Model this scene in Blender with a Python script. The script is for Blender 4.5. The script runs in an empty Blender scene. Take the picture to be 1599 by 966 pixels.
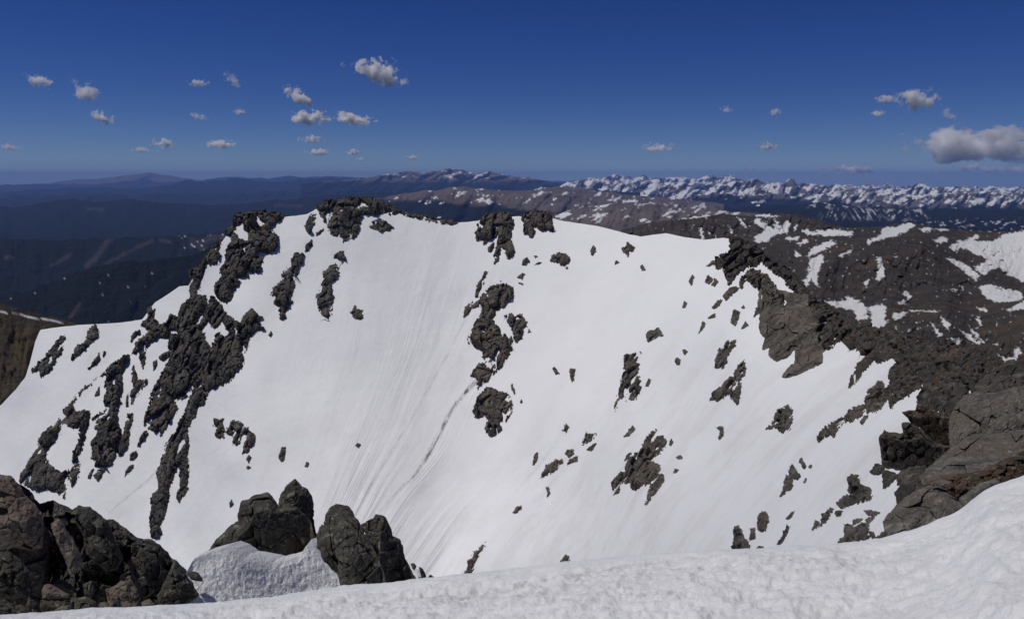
import bpy, math, random
import numpy as np
from mathutils import Vector

# ------------------------------------------------------------------ camera, sky, sun, exposure
scene = bpy.context.scene
COL = scene.collection
F = 1245.0                      # focal length in pixels of the 1599 px wide frame
HOR = 278.0                     # row of the level horizon
PITCH = math.atan((483.0 - HOR) / F)
cam_data = bpy.data.cameras.new("camera")
cam_data.sensor_width = 36.0
cam_data.lens = 36.0 * F / 1599.0
cam_data.clip_start = 0.1
cam_data.clip_end = 600000.0
cam = bpy.data.objects.new("camera", cam_data)
COL.objects.link(cam)
cam.location = (0, 0, 0)
cam.rotation_euler = (math.pi / 2 - PITCH, 0, 0)
scene.camera = cam

SUN_EL = math.radians(63)
SUN_AZ = math.radians(-93)      # clockwise from the view direction (+Y); negative is left
sun_vec = Vector((math.sin(SUN_AZ) * math.cos(SUN_EL), math.cos(SUN_AZ) * math.cos(SUN_EL), math.sin(SUN_EL)))
world = bpy.data.worlds.new("World")
scene.world = world
world.use_nodes = True
wn = world.node_tree.nodes
wl = world.node_tree.links
sky = wn.new("ShaderNodeTexSky")
sky.sky_type = 'NISHITA'
sky.sun_disc = False
sky.sun_elevation = SUN_EL
sky.sun_rotation = SUN_AZ
sky.altitude = 5000
sky.air_density = 1.0
sky.dust_density = 1.0
sky.ozone_density = 6.0
hue = wn.new("ShaderNodeHueSaturation")
hue.inputs["Hue"].default_value = 0.521
hue.inputs["Saturation"].default_value = 1.23
wl.new(sky.outputs[0], hue.inputs["Color"])
wl.new(hue.outputs[0], wn["Background"].inputs[0])
wn["Background"].inputs[1].default_value = 0.063

sun_data = bpy.data.lights.new("sun", 'SUN')
sun_data.energy = 3.3
sun_data.angle = math.radians(0.5)
sun_data.color = (1.0, 0.965, 0.91)
sun = bpy.data.objects.new("sun", sun_data)
COL.objects.link(sun)
sun.rotation_euler = sun_vec.to_track_quat('Z', 'Y').to_euler()

scene.render.engine = 'CYCLES'
scene.cycles.use_denoising = True
scene.cycles.max_bounces = 12
scene.cycles.diffuse_bounces = 3
scene.cycles.volume_bounces = 12
scene.cycles.volume_max_steps = 128
scene.cycles.volume_step_rate = 0.35
scene.view_settings.view_transform = 'Standard'
scene.view_settings.look = 'None'
scene.view_settings.exposure = -0.43
scene.view_settings.gamma = 1.0
scene.view_settings.use_curve_mapping = False

# ------------------------------------------------------------------ numeric helpers
rng = np.random.default_rng(7)
PERM = np.random.default_rng(11).permutation(4096).astype(np.int64)
GRAD = np.random.default_rng(12).normal(size=(4096, 3))
GRAD /= np.linalg.norm(GRAD, axis=1)[:, None]
RND = np.random.default_rng(13).random((4096, 6))


def hsh(ix, iy, iz):
    return PERM[(PERM[(PERM[ix & 4095] + iy) & 4095] + iz) & 4095]


def perlin(x, y, z=None):
    x = np.asarray(x, float); y = np.asarray(y, float)
    z = np.zeros_like(x) if z is None else np.asarray(z, float)
    xi = np.floor(x).astype(np.int64); yi = np.floor(y).astype(np.int64); zi = np.floor(z).astype(np.int64)
    xf = x - xi; yf = y - yi; zf = z - zi
    s = lambda t: t * t * t * (t * (t * 6 - 15) + 10)
    ux, uy, uz = s(xf), s(yf), s(zf)
    out = 0.0
    for a in (0, 1):
        wx = ux if a else 1 - ux
        for b in (0, 1):
            wy = uy if b else 1 - uy
            for c in (0, 1):
                wz = uz if c else 1 - uz
                g = GRAD[hsh(xi + a, yi + b, zi + c)]
                out = out + wx * wy * wz * (g[..., 0] * (xf - a) + g[..., 1] * (yf - b) + g[..., 2] * (zf - c))
    return out * 1.6


def fbm(x, y, z=None, octv=4, gain=0.5):
    z = np.zeros_like(np.asarray(x, float)) if z is None else z
    t = 0.0; a = 1.0; f = 1.0
    for k in range(octv):
        t = t + a * perlin(x * f + 17.3 * k, y * f - 9.1 * k, z * f + 4.7 * k)
        a *= gain; f *= 2.03
    return t


def ridged(x, y, z=None, octv=4):
    z = np.zeros_like(np.asarray(x, float)) if z is None else z
    t = 0.0; a = 0.6; f = 1.0
    for k in range(octv):
        t = t + a * (1 - 2.2 * np.abs(perlin(x * f + 7.7 * k, y * f + 3.1 * k, z * f)))
        a *= 0.5; f *= 2.05
    return t


def facets(x, y, z, seed=0):
    """blocky broken-rock relief: every cell is a tilted plane with its own offset"""
    shp = x.shape
    x = x.ravel() + seed * 13.37; y = y.ravel() - seed * 7.1; z = z.ravel() + seed * 3.3
    xi = np.floor(x).astype(np.int64); yi = np.floor(y).astype(np.int64); zi = np.floor(z).astype(np.int64)
    best = np.full(x.shape, 1e9); sec = np.full(x.shape, 1e9); val = np.zeros(x.shape)
    for a in (-1, 0, 1):
        for b in (-1, 0, 1):
            for c in (-1, 0, 1):
                r = RND[hsh(xi + a, yi + b, zi + c)]
                dx = x - (xi + a + r[:, 0]); dy = y - (yi + b + r[:, 1]); dz = z - (zi + c + r[:, 2])
                d = dx * dx + dy * dy + dz * dz
                v = (r[:, 3] - 0.5) * 0.9 + 2.1 * ((r[:, 4] - 0.5) * dx + (r[:, 5] - 0.5) * dz + (r[:, 3] - 0.5) * dy)
                m = d < best
                sec = np.where(m, best, np.minimum(sec, d))
                val = np.where(m, v, val)
                best = np.where(m, d, best)
    edge = np.sqrt(sec) - np.sqrt(best)
    val = val - 0.16 * np.clip(1 - edge / 0.08, 0, 1)
    return val.reshape(shp)


def poly_sdf(u, v, pts):
    """signed distance, positive inside"""
    pts = np.asarray(pts, float)
    d = np.full(u.shape, 1e18); ins = np.zeros(u.shape, bool)
    n = len(pts)
    for i in range(n):
        ax, ay = pts[i]; bx, by = pts[(i + 1) % n]
        ex, ey = bx - ax, by - ay
        L = ex * ex + ey * ey + 1e-9
        t = np.clip(((u - ax) * ex + (v - ay) * ey) / L, 0, 1)
        dd = (u - ax - t * ex) ** 2 + (v - ay - t * ey) ** 2
        d = np.minimum(d, dd)
        c = ((ay > v) != (by > v))
        xs = ax + (v - ay) * ex / (ey if abs(ey) > 1e-9 else 1e-9)
        ins ^= c & (u < xs)
    d = np.sqrt(d)
    return np.where(ins, d, -d)


def line_dist(u, v, pts):
    d = np.full(u.shape, 1e18)
    for (ax, ay), (bx, by) in zip(pts[:-1], pts[1:]):
        ex, ey = bx - ax, by - ay
        t = np.clip(((u - ax) * ex + (v - ay) * ey) / (ex * ex + ey * ey + 1e-9), 0, 1)
        d = np.minimum(d, (u - ax - t * ex) ** 2 + (v - ay - t * ey) ** 2)
    return np.sqrt(d)


def pix(u, v, d):
    """world point seen from the stand point in direction (u, v), d metres away over the ground"""
    u = np.asarray(u, float); v = np.asarray(v, float)
    x = (u - 799.5) / F; y = (483.0 - v) / F
    cp, sp = math.cos(PITCH), math.sin(PITCH)
    wy = cp + y * sp
    wz = -sp + y * cp
    h = np.sqrt(x * x + wy * wy)
    k = d / h
    return np.stack([x * k, wy * k, wz * k], -1)


class TPS:
    def __init__(self, pts, vals, lam=0.0):
        self.p = np.asarray(pts, float) / 1000.0
        n = len(self.p)
        K = self.ker(np.linalg.norm(self.p[:, None] - self.p[None], axis=2)) + lam * np.eye(n)
        Pm = np.hstack([np.ones((n, 1)), self.p])
        A = np.zeros((n + 3, n + 3)); A[:n, :n] = K; A[:n, n:] = Pm; A[n:, :n] = Pm.T
        self.w = np.linalg.solve(A, np.concatenate([vals, np.zeros(3)]))

    @staticmethod
    def ker(r):
        return np.where(r > 1e-9, r * r * np.log(np.maximum(r, 1e-9)), 0.0)

    def __call__(self, u, v):
        u = np.asarray(u, float) / 1000.0; v = np.asarray(v, float) / 1000.0
        n = len(self.p)
        o = self.w[n] + self.w[n + 1] * u + self.w[n + 2] * v
        for i in range(n):
            o = o + self.w[i] * self.ker(np.hypot(u - self.p[i, 0], v - self.p[i, 1]))
        return o


TILE = {'A': (0, 250, 3.0), 'B': (533, 250, 3.0), 'C': (1066, 250, 3.0), 'D': (0, 480, 3.0), 'E': (533, 480, 3.0),
        'F': (1066, 480, 3.0), 'G': (0, 700, 3.6325), 'H': (300, 700, 3.6325), 'I': (1199, 480, 3.6325),
        'J': (1199, 680, 3.6325), 'P': (0, 0, 1.0)}


def trace(tile, text):
    ox, oy, s = TILE[tile]
    return [(ox + float(a.split(',')[0]) / s, oy + float(a.split(',')[1]) / s) for a in text.split()]


# ------------------------------------------------------------------ mesh helpers
def mesh_obj(name, verts, faces, mat, parent=None, smooth=True, attrs=None, uv=None):
    me = bpy.data.meshes.new(name)
    verts = np.asarray(verts, np.float32); faces = np.asarray(faces, np.int32)
    k = faces.shape[1]
    me.vertices.add(len(verts)); me.vertices.foreach_set("co", verts.ravel())
    me.loops.add(faces.size); me.loops.foreach_set("vertex_index", faces.ravel())
    me.polygons.add(len(faces))
    me.polygons.foreach_set("loop_start", np.arange(0, faces.size, k, dtype=np.int32))
    me.polygons.foreach_set("loop_total", np.full(len(faces), k, np.int32))
    me.polygons.foreach_set("use_smooth", np.full(len(faces), smooth, bool))
    for an, av in (attrs or {}).items():
        at = me.attributes.new(an, 'FLOAT', 'POINT')
        at.data.foreach_set("value", np.asarray(av, np.float32).ravel())
    if uv is not None:
        ul = me.uv_layers.new(name="UVMap")
        ul.data.foreach_set("uv", np.asarray(uv, np.float32)[faces.ravel()].ravel())
    me.update(); me.validate()
    me.materials.append(mat)
    o = bpy.data.objects.new(name, me)
    COL.objects.link(o)
    if parent:
        o.parent = parent
    return o


def grid_faces(nu, nv):
    i = np.arange(nu * nv).reshape(nv, nu)
    return np.stack([i[:-1, :-1].ravel(), i[1:, :-1].ravel(), i[1:, 1:].ravel(), i[:-1, 1:].ravel()], 1)


def tag(o, label, cat, group=None):
    o["label"] = label; o["category"] = cat
    if group:
        o["group"] = group
    return o


def structure(o):
    o["kind"] = "structure"
    return o


# ------------------------------------------------------------------ materials
class NT:
    def __init__(self, name):
        self.m = bpy.data.materials.new(name)
        self.m.use_nodes = True
        self.t = self.m.node_tree
        self.n = self.t.nodes; self.l = self.t.links
        self.b = self.n["Principled BSDF"]
        self.out = self.n["Material Output"]

    def node(self, typ, **kw):
        nd = self.n.new(typ)
        for k, v in kw.items():
            setattr(nd, k, v)
        return nd

    def set(self, sock, v):
        if hasattr(v, "is_output"):
            self.l.new(v, sock)
        else:
            sock.default_value = v

    def noise(self, vec, scale, detail=4, rough=0.55, dist=0.0):
        nd = self.node("ShaderNodeTexNoise")
        if vec is not None:
            self.l.new(vec, nd.inputs["Vector"])
        nd.inputs["Scale"].default_value = scale; nd.inputs["Detail"].default_value = detail
        nd.inputs["Roughness"].default_value = rough; nd.inputs["Distortion"].default_value = dist
        return nd.outputs[0]

    def voro(self, vec, scale, feature='F1', out=0):
        nd = self.node("ShaderNodeTexVoronoi", feature=feature)
        self.l.new(vec, nd.inputs["Vector"])
        nd.inputs["Scale"].default_value = scale
        return nd.outputs[out]

    def ramp(self, fac, stops):
        nd = self.node("ShaderNodeValToRGB")
        self.set(nd.inputs[0], fac)
        e = nd.color_ramp.elements
        while len(e) < len(stops):
            e.new(0.5)
        for el, (p, c) in zip(e, stops):
            el.position = p; el.color = c if len(c) == 4 else (*c, 1)
        return nd.outputs[0]

    def step(self, fac, a, b):
        nd = self.node("ShaderNodeMapRange", interpolation_type='SMOOTHSTEP')
        self.set(nd.inputs[0], fac)
        nd.inputs[1].default_value = a; nd.inputs[2].default_value = b
        return nd.outputs[0]

    def mix(self, fac, a, b):
        nd = self.node("ShaderNodeMix", data_type='RGBA')
        self.set(nd.inputs[0], fac)
        for s, v in ((nd.inputs[6], a), (nd.inputs[7], b)):
            if isinstance(v, tuple) and len(v) == 3:
                v = (*v, 1)
            self.set(s, v)
        return nd.outputs[2]

    def math(self, op, a, b=0.0):
        nd = self.node("ShaderNodeMath", operation=op)
        self.set(nd.inputs[0], a); self.set(nd.inputs[1], b)
        return nd.outputs[0]

    def attr(self, name):
        return self.node("ShaderNodeAttribute", attribute_name=name).outputs["Fac"]

    def pos(self):
        return self.node("ShaderNodeNewGeometry").outputs["Position"]

    def mapping(self, vec, scale=(1, 1, 1), rot=(0, 0, 0)):
        nd = self.node("ShaderNodeMapping")
        self.l.new(vec, nd.inputs[0]); nd.inputs["Scale"].default_value = scale; nd.inputs["Rotation"].default_value = rot
        return nd.outputs[0]

    def bump(self, h, strength, dist):
        nd = self.node("ShaderNodeBump")
        nd.inputs["Strength"].default_value = strength; nd.inputs["Distance"].default_value = dist
        self.l.new(h, nd.inputs["Height"])
        return nd.outputs[0]

    def finish(self, color, rough=0.9, normal=None, spec=0.2):
        self.set(self.b.inputs["Base Color"], (*color, 1) if isinstance(color, tuple) else color)
        self.set(self.b.inputs["Roughness"], rough)
        self.b.inputs["Specular IOR Level"].default_value = spec
        if normal is not None:
            self.l.new(normal, self.b.inputs["Normal"])
        return self.m


def rock_material(name, cell, dark, mid, light, tint, lichen=0.0, bump=0.6, strata=None):
    """cell: size in metres of the coarse colour patches"""
    t = NT(name); p = t.pos()
    ps = t.mapping(p, (1, 1, strata[0]), (0, strata[1], 0)) if strata else p
    n1 = t.noise(ps, 1.0 / cell, 7, 0.66, 0.5)
    n2 = t.noise(ps, 4.5 / cell, 6, 0.75)
    n3 = t.noise(p, 0.35 / cell, 3, 0.5)
    c = t.ramp(n1, [(0.30, dark), (0.52, mid), (0.72, light)])
    c = t.mix(t.math('MULTIPLY', t.step(n3, 0.48, 0.68), 0.7), c, tint)
    c = t.mix(t.math('MULTIPLY', t.step(n2, 0.50, 0.68), 0.75), c, dark)
    c = t.mix(t.math('MULTIPLY', t.step(n2, 0.47, 0.33), 0.5), c, light)
    if lichen:
        n4 = t.noise(p, 2.2 / cell, 6, 0.7, 0.6)
        c = t.mix(t.math('MULTIPLY', t.step(n4, 0.56, 0.66), lichen), c, (0.27, 0.26, 0.21))
        n5 = t.noise(t.mapping(p, (1.3, 0.8, 1.1)), 1.1 / cell, 6, 0.72, 0.5)
        c = t.mix(t.math('MULTIPLY', t.step(n5, 0.60, 0.70), lichen * 0.8), c, (0.10, 0.095, 0.03))
        n6 = t.noise(t.mapping(p, (0.9, 1.3, 1.2)), 4.5 / cell, 4, 0.6, 0.3)
        c = t.mix(t.math('MULTIPLY', t.step(n6, 0.60, 0.68), lichen), c, (0.018, 0.017, 0.016))
    h = t.math('ADD', t.noise(ps, 5.0 / cell, 8, 0.7), t.math('MULTIPLY', t.voro(p, 3.5 / cell, 'DISTANCE_TO_EDGE'), 0.5))
    return t.finish(c, 0.92, t.bump(h, bump, cell * 0.16), 0.15)


M_CLIFF = rock_material("cliff_rock", 4.5, (0.034, 0.032, 0.030), (0.100, 0.092, 0.081), (0.22, 0.20, 0.17), (0.125, 0.104, 0.078), strata=(0.35, 0.5))
M_OUT = rock_material("outcrop_rock", 2.8, (0.034, 0.031, 0.028), (0.108, 0.096, 0.082), (0.25, 0.22, 0.185), (0.145, 0.112, 0.084), 0.2, strata=(0.4, 0.4))
M_PALE = rock_material("pale_cliff_rock", 5.0, (0.032, 0.029, 0.026), (0.115, 0.100, 0.083), (0.25, 0.212, 0.172), (0.20, 0.152, 0.115), 0.3, strata=(0.6, 0.3))
M_TALUS = rock_material("talus_rock", 1.2, (0.022, 0.021, 0.019), (0.068, 0.061, 0.053), (0.16, 0.142, 0.118), (0.090, 0.070, 0.052), 0.4)
M_SLAB = rock_material("slab_rock", 0.28, (0.050, 0.046, 0.042), (0.120, 0.109, 0.097), (0.22, 0.20, 0.175), (0.135, 0.108, 0.08), 0.8)
M_BOULDER = rock_material("boulder_rock", 0.20, (0.028, 0.027, 0.025), (0.074, 0.069, 0.059), (0.165, 0.15, 0.126), (0.085, 0.076, 0.050), 0.85)
M_RUST = rock_material("rusty_rock", 0.35, (0.035, 0.026, 0.020), (0.085, 0.062, 0.045), (0.17, 0.13, 0.09), (0.105, 0.058, 0.035), 0.6)
M_PINK = rock_material("pinkish_rock", 0.22, (0.065, 0.055, 0.047), (0.165, 0.138, 0.112), (0.30, 0.255, 0.21), (0.21, 0.15, 0.11), 0.8)


def slope_snow():
    t = NT("slope_snow"); p = t.pos()
    uv = t.node("ShaderNodeTexCoord").outputs["UV"]
    s1 = t.noise(t.mapping(uv, (26, 0.55, 1)), 1.0, 3, 0.6, 0.0)
    s2 = t.noise(t.mapping(uv, (9, 0.30, 1)), 1.0, 3, 0.5, 0.0)
    streak = t.attr("runnel")
    h = t.math('MULTIPLY', t.math('ADD', s1, s2), streak)
    fine = t.noise(p, 0.35, 6, 0.65)
    h = t.math('ADD', h, t.math('MULTIPLY', fine, 0.30))
    c = t.ramp(t.noise(p, 0.02, 4, 0.6), [(0.35, (0.80, 0.80, 0.80)), (0.65, (0.86, 0.86, 0.855))])
    ds = t.math('MULTIPLY', t.step(s1, 0.60, 0.80), t.math('MULTIPLY', streak, 0.16))
    c = t.mix(ds, c, (0.47, 0.45, 0.42))
    dn = t.noise(t.mapping(uv, (30, 6, 1)), 1.0, 6, 0.75)
    dd = t.math('MULTIPLY', t.attr("dirt"), t.step(dn, 0.36, 0.66))
    c = t.mix(t.math('MINIMUM', t.math('MULTIPLY', dd, 1.6), 1.0), c, (0.14, 0.125, 0.105))
    c = t.mix(t.math('MULTIPLY', t.attr("dust"), t.step(t.noise(p, 0.06, 6, 0.7), 0.42, 0.70)), c, (0.62, 0.585, 0.53))
    return t.finish(c, 0.75, t.bump(h, 0.75, 1.1), 0.25)


def near_snow():
    t = NT("foreground_snow"); p = t.pos()
    a = t.noise(t.mapping(p, (1, 1.6, 1), (0, 0, 0.5)), 6.0, 6, 0.6, 0.3)
    b = t.noise(p, 42.0, 5, 0.7)
    h = t.math('ADD', t.math('MULTIPLY', a, 0.8), t.math('MULTIPLY', b, 0.35))
    c = t.ramp(t.noise(p, 1.4, 6, 0.65), [(0.33, (0.76, 0.76, 0.76)), (0.62, (0.86, 0.86, 0.86))])
    c = t.mix(t.math('MULTIPLY', t.attr("dirt"), t.step(t.noise(p, 18, 5, 0.7), 0.35, 0.7)), c, (0.40, 0.385, 0.36))
    g = t.noise(p, 9.0, 6, 0.75, 0.5)
    c = t.mix(t.math('MULTIPLY', t.step(g, 0.58, 0.78), 0.4), c, (0.60, 0.59, 0.58))
    return t.finish(c, 0.6, t.bump(h, 0.8, 0.04), 0.35)


def bank_snow():
    t = NT("bank_snow"); p = t.pos()
    h = t.math('ADD', t.noise(p, 22.0, 3, 0.6), t.math('MULTIPLY', t.noise(p, 60.0, 4, 0.65), 0.6))
    c = t.ramp(t.noise(p, 3.0, 5, 0.6), [(0.3, (0.68, 0.68, 0.69)), (0.7, (0.80, 0.80, 0.80))])
    return t.finish(c, 0.6, t.bump(h, 0.8, 0.035), 0.35)


def land(name, cell, forest=(0.005, 0.007, 0.006), forest2=(0.010, 0.013, 0.009), earth=(0.17, 0.135, 0.115), earth2=(0.10, 0.083, 0.075),
         bumpd=0.0, tintc=(0.13, 0.085, 0.05)):
    t = NT(name); p = t.pos()
    n1 = t.noise(p, 1.0 / cell, 6, 0.65); n2 = t.noise(p, 4.0 / cell, 5, 0.65)
    f = t.mix(n2, forest, forest2)
    e = t.ramp(n1, [(0.35, earth2), (0.65, earth)])
    e = t.mix(t.math('MULTIPLY', t.step(t.noise(p, 0.4 / cell, 4, 0.6), 0.52, 0.66), 0.5), e, tintc)
    e = t.mix(t.math('MULTIPLY', t.step(n2, 0.55, 0.7), 0.5), e, (0.03, 0.028, 0.026))
    c = t.mix(t.attr("forest"), e, f)
    c = t.mix(t.attr("snow"), c, (0.80, 0.80, 0.80))
    nrm = t.bump(t.math('ADD', n1, n2), 0.8, bumpd) if bumpd else None
    return t.finish(c, 0.95, nrm, 0.1)


M_SNOW = slope_snow(); M_NEAR = near_snow(); M_BANK = bank_snow()
M_FAR = land("far_land", 900.0, bumpd=120.0)
M_MID = land("mid_land", 45.0, earth=(0.088, 0.073, 0.060), earth2=(0.042, 0.038, 0.035), bumpd=11.0, tintc=(0.115, 0.076, 0.048))
M_TUNDRA = land("tundra_land", 30.0, earth=(0.085, 0.068, 0.046), earth2=(0.045, 0.038, 0.030), bumpd=4.0, tintc=(0.10, 0.075, 0.035))


# ------------------------------------------------------------------ far ground and ranges
def relief(name, crest, base, mat, step=2.2, nv=70, rough=1.2, rf=0.05, relief_a=0.05, fu=0.02, fv=3.0, snow=None, forest=None, floor=-1100.0,
           u0=None, u1=None, back=True, depth_fn=None, blocky=0.0, seed=0, power=1.0):
    """one ridge: a slope rising from its foot line to its crest line, and its far side"""
    crest = np.asarray(crest, float); base = np.asarray(base, float)
    u0 = crest[0, 0] if u0 is None else u0; u1 = crest[-1, 0] if u1 is None else u1
    nu = int((u1 - u0) / step) + 1
    u = np.linspace(u0, u1, nu)
    cy = np.interp(u, crest[:, 0], crest[:, 1]) + rough * fbm(u * rf, u * 0 + seed * 3.1, octv=5, gain=0.6)
    cd = np.interp(u, crest[:, 0], crest[:, 2])
    by = np.interp(u, base[:, 0], base[:, 1]); bd = np.interp(u, base[:, 0], base[:, 2])
    by = np.maximum(by, cy + 2)
    t = np.linspace(0, 1, nv)
    U, T = np.meshgrid(u, t)
    V = cy[None] + (by - cy)[None] * T ** power
    if depth_fn is not None:
        D = depth_fn(U, V)
    else:
        D = np.exp(np.log(cd)[None] * (1 - T) + np.log(bd)[None] * T)
    wob = ridged(U * fu + 0.35 * T * fv, T * fv * 0.35 + seed, U * 0 + seed, 5)
    D = D * (1 + relief_a * (wob - 0.3) * np.minimum(1, T * 5) )
    if blocky:
        D = D * (1 + blocky * facets(U * 0.09, V * 0.06, D * 0 + seed, seed) * np.minimum(1, T * 6))
    P = pix(U, V, D)
    at_s = snow(U, V, T, wob) if snow else np.zeros_like(U)
    at_f = forest(U, V, T, wob) if forest else np.zeros_like(U)
    if back:
        rows, rs, rfo = [], [], []
        c0 = P[0]; dirn = c0 * np.array([1, 1, 0]); L = np.linalg.norm(dirn, axis=1)[:, None]; dirn = dirn / L
        hgt = np.maximum(c0[:, 2] - floor, 10)[:, None]
        for kd, kz in ((1.6, 1.0), (0.7, 0.42), (0.25, 0.11), (0.08, 0.02)):
            q = c0 + dirn * hgt * kd * 1.4
            q[:, 2] -= hgt[:, 0] * kz
            rows.append(q); rs.append(at_s[0]); rfo.append(at_f[0])
        P = np.concatenate([np.array(rows), P]); at_s = np.concatenate([np.array(rs), at_s]); at_f = np.concatenate([np.array(rfo), at_f])
        nv += 4
    return structure(mesh_obj(name, P.reshape(-1, 3), grid_faces(nu, nv), mat, attrs={"snow": np.clip(at_s, 0, 1), "forest": np.clip(at_f, 0, 1)}))


def sm(x, a, b):
    t = np.clip((x - a) / (b - a), 0, 1)
    return t * t * (3 - 2 * t)


ALLF = lambda U, V, T, w: np.ones_like(U)


def line3(text, d):
    out = []
    for a in text.split():
        q = [float(k) for k in a.split(',')]
        out.append((q[0], q[1], q[2] if len(q) > 2 else d))
    return out


# the valley floor: one sheet to the horizon
ang = np.linspace(0, 2 * math.pi, 97)[:-1]
rad = np.concatenate([[1500.0], np.geomspace(2500, 108000, 28)])
gv = np.array([[r * math.cos(a), r * math.sin(a), -1150.0 + 25 * math.sin(r * .0003 + 3 * a)] for r in rad for a in ang])
gi = np.arange(len(rad) * 96).reshape(len(rad), 96)
gf = np.stack([gi[:-1], np.roll(gi[:-1], -1, 1), np.roll(gi[1:], -1, 1), gi[1:]], -1).reshape(-1, 4)
structure(mesh_obj("valley_ground", gv, gf, M_FAR, attrs={"snow": np.zeros(len(gv)), "forest": np.ones(len(gv))}))

relief("distant_peak", line3("60,289 90,284 118,280 150,279.5 180,276 205,273 222,271 233,269.5 250,272 280,277 305,280 335,283 420,287 460,290", 85000),
       line3("60,292 460,292", 78000), M_FAR, nv=14, rough=0.5, relief_a=0.02)
relief("distant_hills", line3("-60,287 0,289 60,287 130,289 190,284 220,280 250,284 290,285 330,279 360,276 400,277.5 420,279 445,275 480,277 510,275 533,275 560,278 640,280 900,283", 80000),
       line3("-60,300 900,300", 66000), M_FAR, nv=20, rough=1.5, relief_a=0.03, forest=ALLF)
relief("blue_hills", line3("-60,304 0,302 40,297 100,294 150,292 190,295 230,293 262,289 297,281 318,284 345,282 370,278.5 400,283 430,284 460,281 500,279 533,278 600,281 700,284 900,286", 52000),
       line3("-60,335 900,335", 36000), M_FAR, nv=30, rough=2.0, relief_a=0.05, forest=ALLF, seed=2)
relief("blue_hills", line3("-60,312 0,309 40,304 90,307 140,303 200,306 260,302 320,305 420,298 520,296 620,292 720,294 900,297", 40000),
       line3("-60,345 900,345", 28000), M_FAR, nv=30, rough=3.0, relief_a=0.06, forest=ALLF, seed=5)


def speck(freq, thr, amt=1.0, fv=None, seed=0):
    fv = fv or freq
    return lambda U, V: amt * sm(fbm(U * freq + seed, V * fv, octv=5, gain=0.62), thr, thr + 0.12)


def forest_hill(holes):
    def f(U, V, T, w):
        o = np.ones_like(U)
        for ln, wd in holes:
            o = np.minimum(o, 1 - 0.28 * (1 - sm(line_dist(U, V, ln) + 1.5 * fbm(U * .2, V * .2, octv=3), wd * 0.5, wd * 1.3)))
        return o
    return f


relief("forest_hills", line3("-80,326 0,322 20,324 60,317 90,313 115,311 150,316 175,313 200,310 222,314 250,316 300,319 340,320 380,318 430,312 480,315 500,308 620,312 720,322", 24000),
       line3("-80,400 720,400", 14000), M_FAR, nv=50, rough=1.5, relief_a=0.03, forest=forest_hill([([(135, 325), (160, 327)], 3), ([(430, 320), (470, 322)], 3)]), seed=8)
relief("forest_hills", line3("-80,372 0,371 60,374 110,374 160,371 200,371 250,369 300,366 345,362 420,352 520,350", 11500),
       line3("-80,520 520,520", 7000), M_FAR, nv=60, rough=2, relief_a=0.022, seed=9,
       forest=forest_hill([([(172, 374), (160, 387), (148, 405), (135, 415)], 5), ([(238, 376), (210, 388), (165, 412)], 3), ([(110, 397), (80, 415)], 3),
                           ([(250, 374), (265, 378)], 3), ([(300, 384), (330, 372), (345, 370)], 6), ([(300, 376), (320, 390)], 6), ([(10, 402), (18, 402)], 4)]),
       snow=lambda U, V, T, w: sm(fbm(U * .12, V * .3, octv=4, gain=.65), .62, .75) * sm(U, 270, 310) * sm(V, 400, 392))
relief("forest_hills", line3("-80,500 0,470 40,455 80,440 120,424 160,413 230,406 300,398 345,380 400,380 460,380", 6200),
       line3("-80,640 460,640", 4300), M_FAR, nv=70, rough=3, relief_a=0.02, fu=.012, seed=13, forest=forest_hill([([(110, 495), (125, 475)], 3)]),
       snow=lambda U, V, T, w: 0.75 * sm(fbm(U * .16 - V * .1, V * .33 + U * .1, octv=4, gain=.7), .98, 1.1) * sm(V, 415, 430) * 0.5)

# the brown massif in the centre
relief("brown_massif", line3("470,288 500,283 520,281 545,280 570,279 590,274 605,272 620,270.5 635,267 648,268.5 660,271 675,267.5 690,266 700,263 712,264 725,266 740,271 752,270 762,267.5 775,270 788,273 805,276 825,277 845,281 870,286 900,288 960,290", 40000),
       line3("470,306 960,306", 33000), M_FAR, nv=40, rough=1.2, rf=.1, relief_a=0.07, fu=.03, seed=21,
       forest=lambda U, V, T, w: sm(V + 3 * fbm(U * .05, V * .1), 278, 288),
       snow=lambda U, V, T, w: sm(fbm(U * .07 + V * .1, V * .16, octv=5, gain=.65) - .1 + .25 * sm(np.abs(U - 735), 60, 20), .30, .42) * sm(V, 281, 276))
relief("forest_hills", line3("330,338 400,322 470,310 520,304 600,300 700,297 800,299 900,296 1000,300", 26000), line3("330,345 1000,345", 20000), M_FAR, nv=30, rough=3, relief_a=.06,
       forest=ALLF, seed=27)


def snowy(thr, lo, hi, fr=0.055, slant=0.6, seed=0.0, gul=0.25):
    """snow in gullies and bowls: patches drawn out down the slope, gone below the tree line"""
    def f(U, V, T, w):
        a = fbm((U + slant * V) * fr + seed, V * fr * 1.5 - seed, octv=6, gain=0.62)
        b = np.abs(perlin((U + slant * V) * fr * 2.6 + seed * 2, V * fr * 0.8 + seed))
        m = 0.8 * a - gul * w + 0.35 * (0.3 - b) + 0.35 * fbm((U + slant * V) * fr * 3.3, V * fr * 3.0 + seed, octv=4, gain=.7)
        line = np.interp(U, lo[0], lo[1]) + 6 * fbm(U * .03 + seed, V * .05, octv=4)
        m = m - 0.8 * sm(V, line - 8, line + 6)
        return sm(m, thr, thr + 0.10)
    return f


def treeline(y0, x=None):
    def f(U, V, T, w):
        yy = y0 if x is None else np.interp(U, x, y0)
        return sm(V + 7 * fbm(U * .03, V * .06, octv=5), yy - 3, yy + 4)
    return f


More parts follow.
